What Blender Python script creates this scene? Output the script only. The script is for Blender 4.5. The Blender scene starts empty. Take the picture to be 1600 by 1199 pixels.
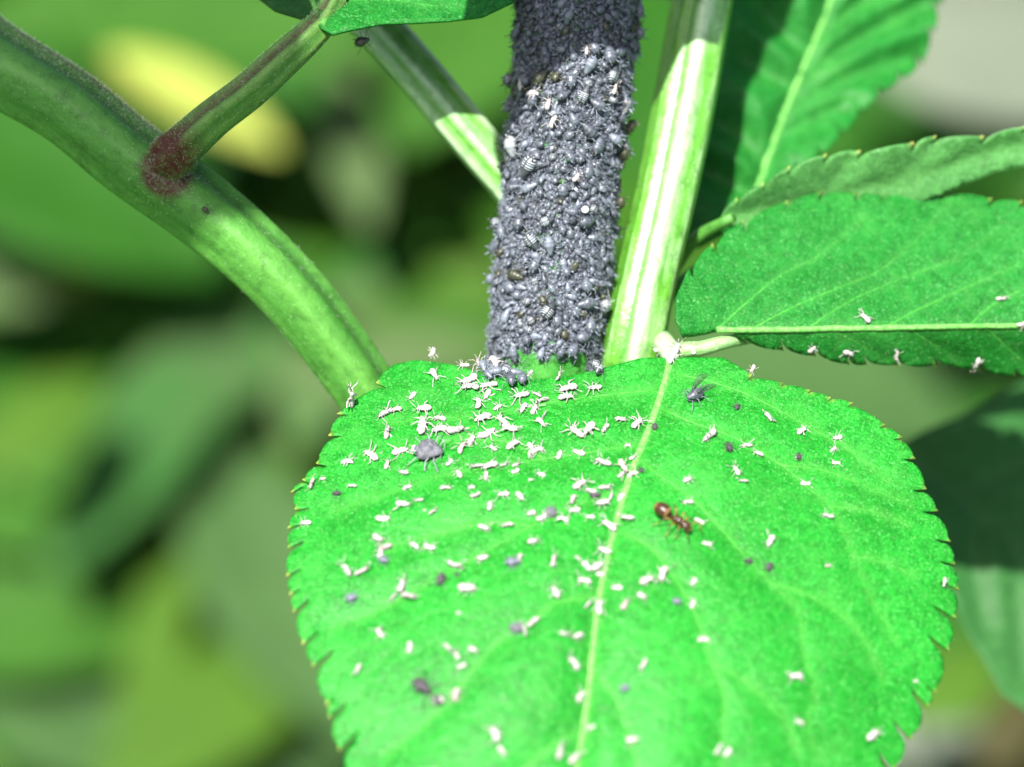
import bpy, math, random
import numpy as np
from mathutils import Vector, Matrix
from mathutils.geometry import delaunay_2d_cdt

random.seed(7)
rng = np.random.default_rng(11)

# ------------------------------------------------------------------ camera
MM = 0.001
PX = 0.055 * MM                 # metres per photo pixel in the plane that is 0.2 m from the lens
D0 = 0.2
FPX = D0 / PX
PITCH = math.radians(35)
TARGET = np.array([0.0, 0.0, 0.75])
RIGHT = np.array([1.0, 0, 0])
FWD = np.array([0, math.cos(PITCH), -math.sin(PITCH)])
UP = np.array([0, math.sin(PITCH), math.cos(PITCH)])
CAM = TARGET - FWD * D0
FOCUS = 8.0                     # mm behind the target plane

sc = bpy.context.scene
cam_d = bpy.data.cameras.new('camera')
cam_d.sensor_width = 36
cam_d.lens = 36 * FPX / 1600
cam_d.clip_start = 0.005
cam_d.clip_end = 200
cam_d.dof.use_dof = True
cam_d.dof.focus_distance = D0 + FOCUS * MM
cam_d.dof.aperture_fstop = 12.0
cam = bpy.data.objects.new('camera', cam_d)
cam.matrix_world = Matrix(((RIGHT[0], UP[0], -FWD[0], CAM[0]), (RIGHT[1], UP[1], -FWD[1], CAM[1]),
                           (RIGHT[2], UP[2], -FWD[2], CAM[2]), (0, 0, 0, 1)))
sc.collection.objects.link(cam)
sc.camera = cam

# ------------------------------------------------------------------ sky, sun, exposure
SUN = -0.85 * FWD + 0.50 * UP - 0.20 * RIGHT
SUN = SUN / np.linalg.norm(SUN)
world = bpy.data.worlds.new('World')
sc.world = world
world.use_nodes = True
wn = world.node_tree
sky = wn.nodes.new('ShaderNodeTexSky')
sky.sky_type = 'NISHITA'
sky.sun_disc = False
sky.dust_density = 4.0
sky.sun_elevation = math.asin(SUN[2])
sky.sun_rotation = math.atan2(SUN[0], SUN[1])
wn.links.new(sky.outputs[0], wn.nodes['Background'].inputs[0])
wn.nodes['Background'].inputs[1].default_value = 0.07
sun_d = bpy.data.lights.new('sun', 'SUN')
sun_d.energy = 4.8
sun_d.angle = math.radians(0.53)
sun_d.color = (1.0, 0.96, 0.90)
sun = bpy.data.objects.new('sun', sun_d)
sun.rotation_euler = Vector(SUN).to_track_quat('Z', 'Y').to_euler()
sun.location = Vector(TARGET + SUN)
sc.collection.objects.link(sun)
vs = sc.view_settings
vs.view_transform = 'Standard'
vs.look = 'None'
vs.exposure = 1.65
vs.gamma = 1.0
sc.cycles.use_denoising = True
sc.cycles.max_bounces = 8
sc.cycles.transparent_max_bounces = 8

# ------------------------------------------------------------------ helpers
COL = sc.collection


def P(px, py, dep):
    """photo pixel + depth offset in mm behind the target plane -> world points (arrays allowed)"""
    px = np.asarray(px, float); py = np.asarray(py, float); dep = np.asarray(dep, float)
    d = D0 + dep * MM
    x = (px - 800) / FPX * d
    y = (599.5 - py) / FPX * d
    return CAM + FWD * d[..., None] + RIGHT * x[..., None] + UP * y[..., None]


def project(p):
    v = np.asarray(p) - CAM
    d = v @ FWD
    return 800 + (v @ RIGHT) / d * FPX, 599.5 - (v @ UP) / d * FPX, (d - D0) / MM


def nrm(v):
    v = np.asarray(v, float)
    return v / np.maximum(np.linalg.norm(v, axis=-1, keepdims=True), 1e-12)


def mesh(name, verts, faces, attrs=None, smooth=True, mats=(), mat_idx=None):
    me = bpy.data.meshes.new(name)
    me.from_pydata(np.asarray(verts, float).tolist(), [], [list(map(int, f)) for f in faces])
    for m in mats:
        me.materials.append(m)
    if mat_idx is not None:
        me.polygons.foreach_set('material_index', np.asarray(mat_idx, np.int32))
    if smooth:
        me.polygons.foreach_set('use_smooth', np.ones(len(me.polygons), bool))
    for k, v in (attrs or {}).items():
        v = np.asarray(v, np.float32)
        if v.ndim == 1:
            a = me.attributes.new(k, 'FLOAT', 'POINT')
            a.data.foreach_set('value', v)
        else:
            a = me.attributes.new(k, 'FLOAT_VECTOR', 'POINT')
            a.data.foreach_set('vector', v.ravel())
    me.update()
    return me


def link(name, me, parent=None, **props):
    o = bpy.data.objects.new(name, me)
    COL.objects.link(o)
    if parent is not None:
        o.parent = parent
        base = np.array(parent.matrix_world.translation)
        if parent.parent is not None:
            base = np.zeros(3)
        o.location = Vector(-base) if parent.type == 'EMPTY' else Vector((0, 0, 0))
    for k, v in props.items():
        o[k] = v
    return o


def empty(name, loc, **props):
    o = bpy.data.objects.new(name, None)
    o.empty_display_size = 0.01
    o.location = Vector(loc)
    o.matrix_world = Matrix.Translation(Vector(loc))
    COL.objects.link(o)
    for k, v in props.items():
        o[k] = v
    return o


class Bag:
    """collects raw geometry"""
    def __init__(self):
        self.v, self.f, self.m, self.n, self.a = [], [], [], 0, {}

    def add(self, v, f, mi=0, **attrs):
        v = np.asarray(v, float)
        self.v.append(v)
        self.f += [[i + self.n for i in q] for q in f]
        self.m += [mi] * len(f)
        for k, x in attrs.items():
            self.a.setdefault(k, []).append(np.broadcast_to(np.asarray(x, float), (len(v),)) if np.ndim(x) < 2 else x)
        self.n += len(v)

    def build(self, name, mats, smooth=True):
        return mesh(name, np.concatenate(self.v), self.f, {k: np.concatenate(x) for k, x in self.a.items()},
                    smooth, mats, self.m if len(mats) > 1 else None)


def catmull(pts, n):
    """resample control points (k,d) by a centripetal-like spline"""
    pts = np.asarray(pts, float)
    k = len(pts)
    d = np.linalg.norm(np.diff(pts[:, :2], axis=0), axis=1)
    u = np.concatenate([[0], np.cumsum(np.maximum(d, 1e-9))]); u /= u[-1]
    m = np.zeros_like(pts)
    m[1:-1] = (pts[2:] - pts[:-2]) / (u[2:] - u[:-2])[:, None]
    m[0] = (pts[1] - pts[0]) / (u[1] - u[0]); m[-1] = (pts[-1] - pts[-2]) / (u[-1] - u[-2])
    t = np.linspace(0, 1, n)
    i = np.clip(np.searchsorted(u, t, side='right') - 1, 0, k - 2)
    h = (u[i + 1] - u[i])[:, None]; s = ((t - u[i])[:, None]) / h
    return ((2*s**3 - 3*s**2 + 1) * pts[i] + (s**3 - 2*s**2 + s) * h * m[i] + (-2*s**3 + 3*s**2) * pts[i+1]
            + (s**3 - s**2) * h * m[i+1])


def tube(pts, rad, nseg=12, profile=None, ref=None, caps=True):
    """pts (n,3), rad (n); returns verts, faces, phi, t, normals.  phi = 0 faces the ref direction (towards the viewer)"""
    pts = np.asarray(pts, float); n = len(pts)
    rad = np.broadcast_to(np.asarray(rad, float), (n,))
    T = nrm(np.gradient(pts, axis=0))
    ref = -FWD if ref is None else np.asarray(ref, float)
    N = ref - (T @ ref)[:, None] * T
    N = nrm(N + 1e-9); B = np.cross(T, N)
    ph = np.linspace(-math.pi, math.pi, nseg, endpoint=False)
    t = np.linspace(0, 1, n)
    PH, TT = np.meshgrid(ph, t)
    rr = rad[:, None] * (profile(PH, TT) if profile else 1.0)
    dirs = np.cos(PH)[..., None] * N[:, None] + np.sin(PH)[..., None] * B[:, None]
    V = pts[:, None] + rr[..., None] * dirs
    f = []
    for i in range(n - 1):
        a = i * nseg; b = a + nseg
        for j in range(nseg):
            k = (j + 1) % nseg
            f.append((a + j, a + k, b + k, b + j))
    if caps:
        f.append(tuple(range(nseg))[::-1]); f.append(tuple((n - 1) * nseg + j for j in range(nseg)))
    return V.reshape(-1, 3), f, PH.ravel(), TT.ravel(), dirs.reshape(-1, 3)


def spikes(base, direc, length, rad, bend=None):
    """many three-sided cones"""
    base = np.asarray(base, float); n = len(base)
    d = nrm(direc)
    a = nrm(np.cross(d, rng.normal(size=(n, 3)))); b = np.cross(d, a)
    length = np.broadcast_to(length, (n,))[:, None]; rad = np.broadcast_to(rad, (n,))[:, None]
    c = [base + rad * (math.cos(q) * a + math.sin(q) * b) for q in (0, 2.094, 4.189)]
    mid = base + d * length * 0.55
    tip = base + d * length + (0 if bend is None else bend * length)
    cm = [mid + 0.6 * rad * (math.cos(q) * a + math.sin(q) * b) for q in (0, 2.094, 4.189)]
    V = np.stack(c + cm + [tip], 1).reshape(-1, 3)
    f = []
    for i in range(n):
        o = i * 7
        for q in range(3):
            r = (q + 1) % 3
            f += [(o + q, o + r, o + 3 + r, o + 3 + q), (o + 3 + q, o + 3 + r, o + 6)]
    return V, f


# ------------------------------------------------------------------ materials
def new_mat(name):
    m = bpy.data.materials.new(name)
    m.use_nodes = True
    nt = m.node_tree
    return m, nt, nt.nodes['Principled BSDF'], nt.nodes['Material Output']


def node(nt, typ, **kw):
    n = nt.nodes.new(typ)
    for k, v in kw.items():
        if k.startswith('i_'):
            key = k[2:]
            n.inputs[int(key) if key.isdigit() else key].default_value = v
        else:
            setattr(n, k, v)
    return n


def attr(nt, name):
    return node(nt, 'ShaderNodeAttribute', attribute_name=name)


def ramp(nt, src, stops):
    r = node(nt, 'ShaderNodeValToRGB')
    e = r.color_ramp.elements
    while len(e) < len(stops):
        e.new(0.5)
    for q, (p, c) in zip(e, stops):
        q.position = p; q.color = (*c, 1) if len(c) == 3 else c
    nt.links.new(src, r.inputs[0])
    return r.outputs[0]


def mixc(nt, fac, a, b, blend='MIX'):
    m = node(nt, 'ShaderNodeMix', data_type='RGBA', blend_type=blend)
    for s, v in ((m.inputs[0], fac), (m.inputs[6], a), (m.inputs[7], b)):
        if isinstance(v, (int, float)):
            s.default_value = v
        elif isinstance(v, tuple):
            s.default_value = (*v, 1)
        else:
            nt.links.new(v, s)
    return m.outputs[2]


def math_n(nt, op, a, b=None, clamp=False):
    m = node(nt, 'ShaderNodeMath', operation=op, use_clamp=clamp)
    for s, v in ((m.inputs[0], a), (m.inputs[1], b)):
        if v is None:
            continue
        if isinstance(v, (int, float)):
            s.default_value = v
        else:
            nt.links.new(v, s)
    return m.outputs[0]


def noise(nt, scale, detail=3, vec=None, rough=0.55):
    n = node(nt, 'ShaderNodeTexNoise', i_Scale=scale, i_Detail=detail, i_Roughness=rough)
    nt.links.new(vec if vec is not None else node(nt, 'ShaderNodeTexCoord').outputs['Object'], n.inputs['Vector'])
    return n.outputs['Fac']


def voro(nt, scale, feature='DISTANCE_TO_EDGE', vec=None):
    n = node(nt, 'ShaderNodeTexVoronoi', feature=feature, i_Scale=scale)
    nt.links.new(vec if vec is not None else node(nt, 'ShaderNodeTexCoord').outputs['Object'], n.inputs['Vector'])
    return n.outputs['Distance']


def leaf_mat(name, dark, light, vein, trans=0.22, rough=0.42, fine=1.0):
    m, nt, bs, out = new_mat(name)
    L = nt.links.new
    co = node(nt, 'ShaderNodeTexCoord').outputs['Object']
    big = noise(nt, 130, 3, co)
    mot = noise(nt, 900, 4, co, 0.65)
    c = mixc(nt, ramp(nt, big, [(0.35, (0, 0, 0)), (0.65, (1, 1, 1))]), dark, light)
    dk = tuple(x * 0.62 for x in dark)
    c = mixc(nt, ramp(nt, mot, [(0.36, (.6, .6, .6)), (0.56, (0, 0, 0))]), c, dk)
    # net of fine veins
    dist = node(nt, 'ShaderNodeVectorMath', operation='ADD')
    wob = node(nt, 'ShaderNodeTexNoise', i_Scale=700.0, i_Detail=2.0)
    L(co, wob.inputs['Vector'])
    sc_ = node(nt, 'ShaderNodeVectorMath', operation='SCALE', i_Scale=0.0007)
    L(wob.outputs['Color'], sc_.inputs[0]); L(co, dist.inputs[0]); L(sc_.outputs[0], dist.inputs[1])
    v1 = voro(nt, 430, vec=dist.outputs[0])
    v2 = voro(nt, 1700, vec=dist.outputs[0])
    net1 = ramp(nt, v1, [(0.0, (1, 1, 1)), (0.09, (0, 0, 0))])
    c = mixc(nt, math_n(nt, 'MULTIPLY', net1, 0.10 * fine), c, vein)
    gr = noise(nt, 5200, 3, co, 0.7)
    c = mixc(nt, 1.0, c, ramp(nt, gr, [(0.28, (0.45, 0.52, 0.45)), (0.52, (1, 1, 1)), (0.70, (1.0, 1.0, 1.0))]), 'MULTIPLY')
    c = mixc(nt, math_n(nt, 'MULTIPLY', ramp(nt, gr, [(0.54, (0, 0, 0)), (0.72, (1, 1, 1))]), 0.55 * fine), c, tuple(min(1, x * 1.5 + 0.03) for x in light))
    painted_sheen = noise(nt, 210, 3, co, 0.6)  # lighter patches painted in as a silvery sheen
    c = mixc(nt, math_n(nt, 'MULTIPLY', ramp(nt, painted_sheen, [(0.52, (0, 0, 0)), (0.72, (1, 1, 1))]), 0.35 * fine), c, (0.050, 0.26, 0.042))
    # pale waxy flecks
    fl = noise(nt, 3800, 2, co, 0.6)
    c = mixc(nt, math_n(nt, 'MULTIPLY', ramp(nt, fl, [(0.60, (0, 0, 0)), (0.68, (1, 1, 1))]), 0.6 * fine), c, tuple(min(1, x * 1.5 + 0.06) for x in light))
    av = attr(nt, 'vein').outputs['Fac']
    c = mixc(nt, math_n(nt, 'MULTIPLY', av, 0.25), c, vein)
    c = mixc(nt, attr(nt, 'tip').outputs['Fac'], c, (0.55, 0.50, 0.13))
    L(c, bs.inputs['Base Color'])
    rr = math_n(nt, 'ADD', math_n(nt, 'MULTIPLY', mot, 0.25), rough - 0.1)
    L(rr, bs.inputs['Roughness'])
    bs.inputs['Specular IOR Level'].default_value = 0.13
    h = math_n(nt, 'ADD', ramp(nt, v2, [(0.0, (0, 0, 0)), (0.25, (1, 1, 1))]), math_n(nt, 'MULTIPLY', ramp(nt, v1, [(0, (0, 0, 0)), (0.2, (1, 1, 1))]), 2.0))
    h = math_n(nt, 'ADD', h, math_n(nt, 'MULTIPLY', noise(nt, 5200, 3, co), 1.6))
    b = node(nt, 'ShaderNodeBump', i_Strength=0.40, i_Distance=0.00005)
    L(h, b.inputs['Height']); L(b.outputs[0], bs.inputs['Normal'])
    tr = node(nt, 'ShaderNodeBsdfTranslucent')
    L(mixc(nt, 0.5, c, tuple(min(1, x * 1.8) for x in light)), tr.inputs['Color'])
    mx = node(nt, 'ShaderNodeMixShader', i_0=trans)
    L(bs.outputs[0], mx.inputs[1]); L(tr.outputs[0], mx.inputs[2]); L(mx.outputs[0], out.inputs['Surface'])
    return m


def stem_mat(name, base, stripe, groove, red=(0.055, 0.010, 0.010), rough=0.4, spec=0.45, coat=0.0, trans=0.0):
    """attributes: rib (0 valley .. 1 ridge, raised by painted sun bands), groove, red"""
    m, nt, bs, out = new_mat(name)
    L = nt.links.new
    co = node(nt, 'ShaderNodeTexCoord').outputs['Object']
    n1 = noise(nt, 1.0, 4, attr(nt, 'streak').outputs['Vector'])
    n3 = noise(nt, 800, 4, co, 0.7)
    n2 = noise(nt, 2200, 3, co)
    f = math_n(nt, 'ADD', attr(nt, 'rib_light').outputs['Fac'], math_n(nt, 'MULTIPLY', math_n(nt, 'SUBTRACT', n1, 0.5), 1.7), True)
    c = mixc(nt, f, base, stripe)
    c = mixc(nt, 1.0, c, ramp(nt, n3, [(0.32, (0.6, 0.64, 0.6)), (0.52, (1, 1, 1))]), 'MULTIPLY')
    c = mixc(nt, math_n(nt, 'MULTIPLY', attr(nt, 'groove').outputs['Fac'], math_n(nt, 'ADD', n2, 0.25), True), c, groove)
    ar = math_n(nt, 'MULTIPLY', attr(nt, 'red').outputs['Fac'], math_n(nt, 'ADD', math_n(nt, 'MULTIPLY', n2, 1.2), 0.3), True)
    c = mixc(nt, ar, c, red)
    fl = ramp(nt, noise(nt, 4200, 2, co, 0.6), [(0.66, (0, 0, 0)), (0.74, (1, 1, 1))])
    c = mixc(nt, math_n(nt, 'MULTIPLY', fl, 0.5), c, tuple(min(0.8, x * 1.5 + 0.15) for x in stripe))
    L(c, bs.inputs['Base Color'])
    bs.inputs['Roughness'].default_value = rough
    bs.inputs['Specular IOR Level'].default_value = spec
    bs.inputs['Coat Weight'].default_value = coat
    bs.inputs['Coat Roughness'].default_value = 0.22
    bs.inputs['Subsurface Weight'].default_value = 0.25
    bs.inputs['Subsurface Radius'].default_value = (0.3, 1.0, 0.3)
    bs.inputs['Subsurface Scale'].default_value = 0.0006
    b = node(nt, 'ShaderNodeBump', i_Strength=0.6, i_Distance=0.00009)
    L(math_n(nt, 'ADD', noise(nt, 3000, 4, co), math_n(nt, 'MULTIPLY', noise(nt, 900, 3, co), 2.0)), b.inputs['Height'])
    L(b.outputs[0], bs.inputs['Normal'])
    return m


def plain_mat(name, c1, c2, scale, rough=0.5, spec=0.4, trans=0.0, bump=0.0, sss=0.0):
    m, nt, bs, out = new_mat(name)
    L = nt.links.new
    co = node(nt, 'ShaderNodeTexCoord').outputs['Object']
    nz = noise(nt, scale, 4, co)
    c = mixc(nt, ramp(nt, nz, [(0.35, (0, 0, 0)), (0.65, (1, 1, 1))]), c1, c2)
    L(c, bs.inputs['Base Color'])
    bs.inputs['Roughness'].default_value = rough
    bs.inputs['Specular IOR Level'].default_value = spec
    if bump:
        b = node(nt, 'ShaderNodeBump', i_Strength=0.6, i_Distance=bump)
        L(noise(nt, scale * 2.5, 3, co), b.inputs['Height']); L(b.outputs[0], bs.inputs['Normal'])
    if trans:
        tr = node(nt, 'ShaderNodeBsdfTranslucent')
        L(c, tr.inputs['Color'])
        mx = node(nt, 'ShaderNodeMixShader', i_0=trans)
        L(bs.outputs[0], mx.inputs[1]); L(tr.outputs[0], mx.inputs[2]); L(mx.outputs[0], out.inputs['Surface'])
    return m


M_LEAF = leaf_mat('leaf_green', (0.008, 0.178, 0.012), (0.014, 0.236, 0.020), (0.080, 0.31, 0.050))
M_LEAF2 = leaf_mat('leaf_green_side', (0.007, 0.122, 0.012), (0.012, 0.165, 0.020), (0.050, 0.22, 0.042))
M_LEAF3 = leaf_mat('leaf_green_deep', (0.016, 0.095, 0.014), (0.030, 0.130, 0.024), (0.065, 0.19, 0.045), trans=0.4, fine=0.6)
M_LEAF4 = leaf_mat('leaf_underside', (0.045, 0.175, 0.040), (0.065, 0.215, 0.055), (0.10, 0.27, 0.075), fine=0.5)
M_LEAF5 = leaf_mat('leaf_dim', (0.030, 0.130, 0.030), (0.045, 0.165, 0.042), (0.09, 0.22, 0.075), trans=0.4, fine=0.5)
M_MIDRIB = plain_mat('midrib_pale_green', (0.055, 0.25, 0.034), (0.14, 0.33, 0.085), 2600, 0.6, 0.2, bump=0.00012)
M_VEIN = plain_mat('side_vein_green', (0.020, 0.20, 0.016), (0.055, 0.25, 0.034), 1300, 0.5, 0.2, bump=0.00004)
M_STALK = stem_mat('stalk_green', (0.036, 0.150, 0.018), (0.075, 0.235, 0.036), (0.018, 0.080, 0.010), rough=0.5, spec=0.3)
M_BRANCH = stem_mat('stalk_branch', (0.046, 0.150, 0.022), (0.105, 0.225, 0.045), (0.060, 0.035, 0.020), rough=0.55, spec=0.25)
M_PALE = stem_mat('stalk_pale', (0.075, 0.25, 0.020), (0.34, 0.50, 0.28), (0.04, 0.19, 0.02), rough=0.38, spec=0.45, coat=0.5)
M_CORE = stem_mat('stem_core', (0.025, 0.170, 0.022), (0.045, 0.230, 0.030), (0.02, 0.10, 0.02))
M_HAIR = plain_mat('plant_hair', (0.48, 0.56, 0.42), (0.66, 0.70, 0.58), 3000, 0.5, 0.4)
M_HAIRG = plain_mat('plant_hair_green', (0.16, 0.36, 0.12), (0.30, 0.48, 0.20), 3000, 0.5, 0.4)

# ------------------------------------------------------------------ ground
m, nt, bs, out = new_mat('soil')
c = mixc(nt, ramp(nt, noise(nt, 14, 5), [(0.4, (0, 0, 0)), (0.6, (1, 1, 1))]), (0.028, 0.080, 0.010), (0.042, 0.11, 0.016))
nt.links.new(c, bs.inputs['Base Color']); bs.inputs['Roughness'].default_value = 0.9
g = 30.0
gx = np.linspace(-g, g, 61)
GX, GY = np.meshgrid(gx, gx)
gz = -0.004 * (np.sin(GX * 1.3) + np.cos(GY * 1.1)) - 0.01
gv = np.stack([GX, GY, gz], -1).reshape(-1, 3)
gf = [(i * 61 + j, i * 61 + j + 1, i * 61 + j + 62, i * 61 + j + 61) for i in range(60) for j in range(60)]
link('ground', mesh('ground', gv, gf, mats=[m]), kind='structure')

# ------------------------------------------------------------------ the elder plant
BASE = P(900, 640, 30.0) * np.array([1, 1, 0]) + np.array([0.01, 0.03, -0.01])
plant = empty('elder_plant', BASE, label='green elder shoot with toothed leaves around an aphid-covered upright stem', category='plant')


def part(name, me, parent=None, **kw):
    return link(name, me, plant if parent is None else parent, **kw)


def teeth(tips, side, size=38, sizes=None):
    """outline through tooth tips; every tooth bulges outwards, ends in a hooked point and is undercut by a notch"""
    tips = np.asarray(tips, float)
    n = len(tips)
    o, tipflag = [], []
    for i in range(n):
        a = tips[i]
        b = tips[min(i + 1, n - 1)] if i < n - 1 else None
        tv = tips[min(i + 1, n - 1)] - tips[max(i - 1, 0)]; tv = tv / max(np.linalg.norm(tv), 1e-6)
        o.append(a + (tv * 0.8 - np.array([-tv[1], tv[0]]) * side * 0.7) * min(5.0, size * 0.16)); tipflag.append(1)
        if b is None:
            break
        ch = b - a; L = np.linalg.norm(ch); t = ch / max(L, 1e-6)
        inw = np.array([-t[1], t[0]]) * side
        size = sizes(a) if sizes else size
        d = min(0.88 * L, size); back = min(0.22 * L, size * 0.35)
        d *= random.uniform(0.8, 1.15)
        notch = a + inw * d - t * back
        o.append(a + inw * d * 0.5 - t * back * 0.35); tipflag.append(0)
        o.append(notch); tipflag.append(0)
        for s, k in ((0.02, 0.60), (0.11, 0.28), (0.27, 0.03), (0.50, -0.04), (0.74, -0.045), (0.91, -0.01)):
            o.append(a + ch * s + inw * d * k * (1 if k > 0 else 3.0)); tipflag.append(0)
    return o, tipflag


def seg_dist(pts, line):
    best = np.full(len(pts), 1e9)
    for a, b in zip(line[:-1], line[1:]):
        ab = b - a
        t = np.clip(((pts - a) @ ab) / max(ab @ ab, 1e-9), 0, 1)
        best = np.minimum(best, np.linalg.norm(pts - (a + t[:, None] * ab), axis=1))
    return best


def inside(pts, poly):
    x, y = pts[:, 0], pts[:, 1]
    r = np.zeros(len(pts), bool)
    for (x1, y1), (x2, y2) in zip(poly, np.roll(poly, -1, axis=0)):
        c = ((y1 > y) != (y2 > y))
        r ^= c & (x < (x2 - x1) * (y - y1) / ((y2 - y1) if y2 != y1 else 1e-9) + x1)
    return r


class Leaf:
    def __init__(self, outline, tipflag, depth, midrib, veins, step=6.0, relief=0.45, shift=None, seed=0, mw=10.0, vw=6.0):
        self.depth, self.shift = depth, (np.zeros(3) if shift is None else shift)
        self.midrib = catmull(midrib, 80)
        self.veins = [catmull(v, 24) for v in veins]
        self.outline = np.asarray(outline, float)
        self.tipflag = np.asarray(tipflag, float)
        self.relief, self.mw, self.vw, self.step = relief, mw, vw, step
        r2 = np.random.default_rng(seed)
        self.wv = [(r2.uniform(0.008, 0.03), r2.uniform(0, 6.28), r2.uniform(0, 6.28), r2.uniform(0.3, 1)) for _ in range(6)]

    def surf0(self, pts):
        return P(pts[:, 0], pts[:, 1], self.depth(pts[:, 0], pts[:, 1])) + self.shift

    def height(self, pts):
        """relief along the normal in metres and the vein mask"""
        dm = seg_dist(pts, self.midrib)
        dv = np.full(len(pts), 1e9)
        for v in self.veins:
            dv = np.minimum(dv, seg_dist(pts, v))
        puff = 1 - np.exp(-(np.minimum(dv, dm * 1.2) / 34.0) ** 1.3)
        h = self.relief * MM * puff
        for f, a, p, w in self.wv:
            h = h + 0.10 * MM * w * np.sin(f * (pts[:, 0] * math.cos(a) + pts[:, 1] * math.sin(a)) + p)
        vein = np.maximum(np.exp(-(dm / self.mw) ** 2), 0.85 * np.exp(-(dv / self.vw) ** 2))
        return h, vein

    def normal(self, pts):
        e = 3.0
        dx = self.surf0(pts + [e, 0]) - self.surf0(pts - [e, 0])
        dy = self.surf0(pts + [0, -e]) - self.surf0(pts - [0, -e])
        return nrm(np.cross(dx, dy))

    def point(self, pts):
        pts = np.atleast_2d(np.asarray(pts, float))
        h, _ = self.height(pts)
        return self.surf0(pts) + self.normal(pts) * h[:, None]

    def frame(self, px, py, ang, lift=0.0):
        """matrix on the leaf surface: x along the picture direction ang, z along the surface normal"""
        p = np.array([[px, py]], float)
        d = np.array([math.cos(ang), -math.sin(ang)]) * 2.0
        x = nrm(self.point(p + d)[0] - self.point(p - d)[0])
        n = self.normal(p)[0]
        x = nrm(x - n * (x @ n)); y = np.cross(n, x)
        o = self.point(p)[0] + n * lift
        return Matrix(((x[0], y[0], n[0], o[0]), (x[1], y[1], n[1], o[1]), (x[2], y[2], n[2], o[2]), (0, 0, 0, 1)))

    def build(self, name, mat, parent=None, thick=0.22, hairs=0, veins=True, vein_mat=None, hair_area=None, **kw):
        ol = self.outline
        # densify the outline
        pts, tf = [], []
        for i in range(len(ol)):
            a, b = ol[i], ol[(i + 1) % len(ol)]
            k = max(1, int(np.linalg.norm(b - a) / self.step))
            for q in range(k):
                pts.append(a + (b - a) * q / k); tf.append(self.tipflag[i] if q == 0 else 0)
        pts = np.array(pts); nb = len(pts)
        lo, hi = pts.min(0), pts.max(0)
        st = self.step
        gx, gy = np.meshgrid(np.arange(lo[0], hi[0], st), np.arange(lo[1], hi[1], st * 0.87))
        gx = gx + (np.arange(gx.shape[0])[:, None] % 2) * st / 2
        gr = np.stack([gx.ravel(), gy.ravel()], 1) + rng.normal(scale=0.12 * st, size=(gx.size, 2))
        gr = gr[inside(gr, pts)]
        keep = np.ones(len(gr), bool)
        for i in range(0, len(gr), 4000):
            dd = ((gr[i:i + 4000, None] - pts[None]) ** 2).sum(-1).min(1)
            keep[i:i + 4000] = dd > (0.45 * st) ** 2
        allp = np.concatenate([pts, gr[keep]])
        r = delaunay_2d_cdt([Vector(p) for p in allp], [], [list(range(nb))], 1, 1e-5)
        V2 = np.array([(v.x, v.y) for v in r[0]])
        F = [list(f) for f in r[2]]
        h, vein = self.height(V2)
        n = self.normal(V2)
        top = self.surf0(V2) + n * h[:, None]
        tips = ol[self.tipflag > 0.5]
        tip = np.zeros(len(V2))
        if len(tips):
            for tp in tips:
                tip = np.maximum(tip, np.exp(-(((V2 - tp) ** 2).sum(1)) / 4.0 ** 2) * random.uniform(0.5, 0.9))
        # orient
        a, b, c = (top[[f[q] for f in F]] for q in range(3))
        fn = np.cross(b - a, c - a)
        flip = (fn * n[[f[0] for f in F]]).sum(1) < 0
        F = [f[::-1] if fl else f for f, fl in zip(F, flip)]
        nv = len(V2)
        bot = top - n * thick * MM
        faces = F + [[i + nv for i in f[::-1]] for f in F]
        ed = {}
        for f in F:
            for i in range(len(f)):
                ed[(f[i], f[(i + 1) % len(f)])] = 1
        for (i, j) in ed:
            if (j, i) not in ed:
                faces.append([j, i, i + nv, j + nv])
        me = mesh(name, np.concatenate([top, bot]), faces, {'vein': np.concatenate([vein, vein]), 'tip': np.concatenate([tip, tip])}, mats=[mat])
        ob = part(name, me, parent, **kw)
        vm = vein_mat or M_MIDRIB
        if veins:
            mp = self.midrib
            rad = np.linspace(self.mw * 0.74, self.mw * 0.30, len(mp)) * PX
            v, f, ph, t, nn = tube(self.point(mp) - self.normal(mp) * rad[:, None] * 0.35, rad, 8, ref=self.normal(mp[40:41])[0])
            me = mesh('midrib', v + rng.normal(scale=0.020 * MM, size=v.shape), f, mats=[vm]); part('midrib', me, ob)
            for vv in self.veins:
                ok = inside(vv, ol)
                k = len(vv) if ok.all() else max(4, int(np.argmin(ok)) - 1)
                w = vv[:k]
                rad = np.linspace(self.vw * 0.26, self.vw * 0.06, k) * PX
                v, f, ph, t, nn = tube(self.point(w) - self.normal(w) * rad[:, None] * 0.5, rad, 6, ref=self.normal(w[k // 2:k // 2 + 1])[0])
                part('side_vein', mesh('side_vein', v, f, mats=[M_VEIN]), ob)
        if hairs:
            A = hair_area or (lo[0], lo[1], hi[0], hi[1])
            hp = np.stack([rng.uniform(A[0], A[2], hairs), rng.uniform(A[1], A[3], hairs)], 1)
            hp = hp[inside(hp, ol)]
            if veins:       # more of them along the veins
                mp = np.concatenate([self.midrib] + self.veins)
                pick = np.concatenate([rng.integers(0, len(self.midrib), hairs // 4), rng.integers(0, len(mp), hairs // 4)])
                ex = mp[pick] + rng.normal(scale=5, size=(len(pick), 2)) + rng.uniform(-5, 5, (len(pick), 1)) * np.array([[-0.25, 1.0]])
                ex = ex[inside(ex, ol)]
                hp = np.concatenate([hp, ex])
            nn = self.normal(hp)
            tdir = nrm(np.cross(nn, rng.normal(size=(len(hp), 3))))
            v, f = spikes(self.point(hp), tdir + nn * rng.uniform(0.15, 0.7, (len(hp), 1)), rng.uniform(0.10, 0.34, len(hp)) * MM, 0.014 * MM)
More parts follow.
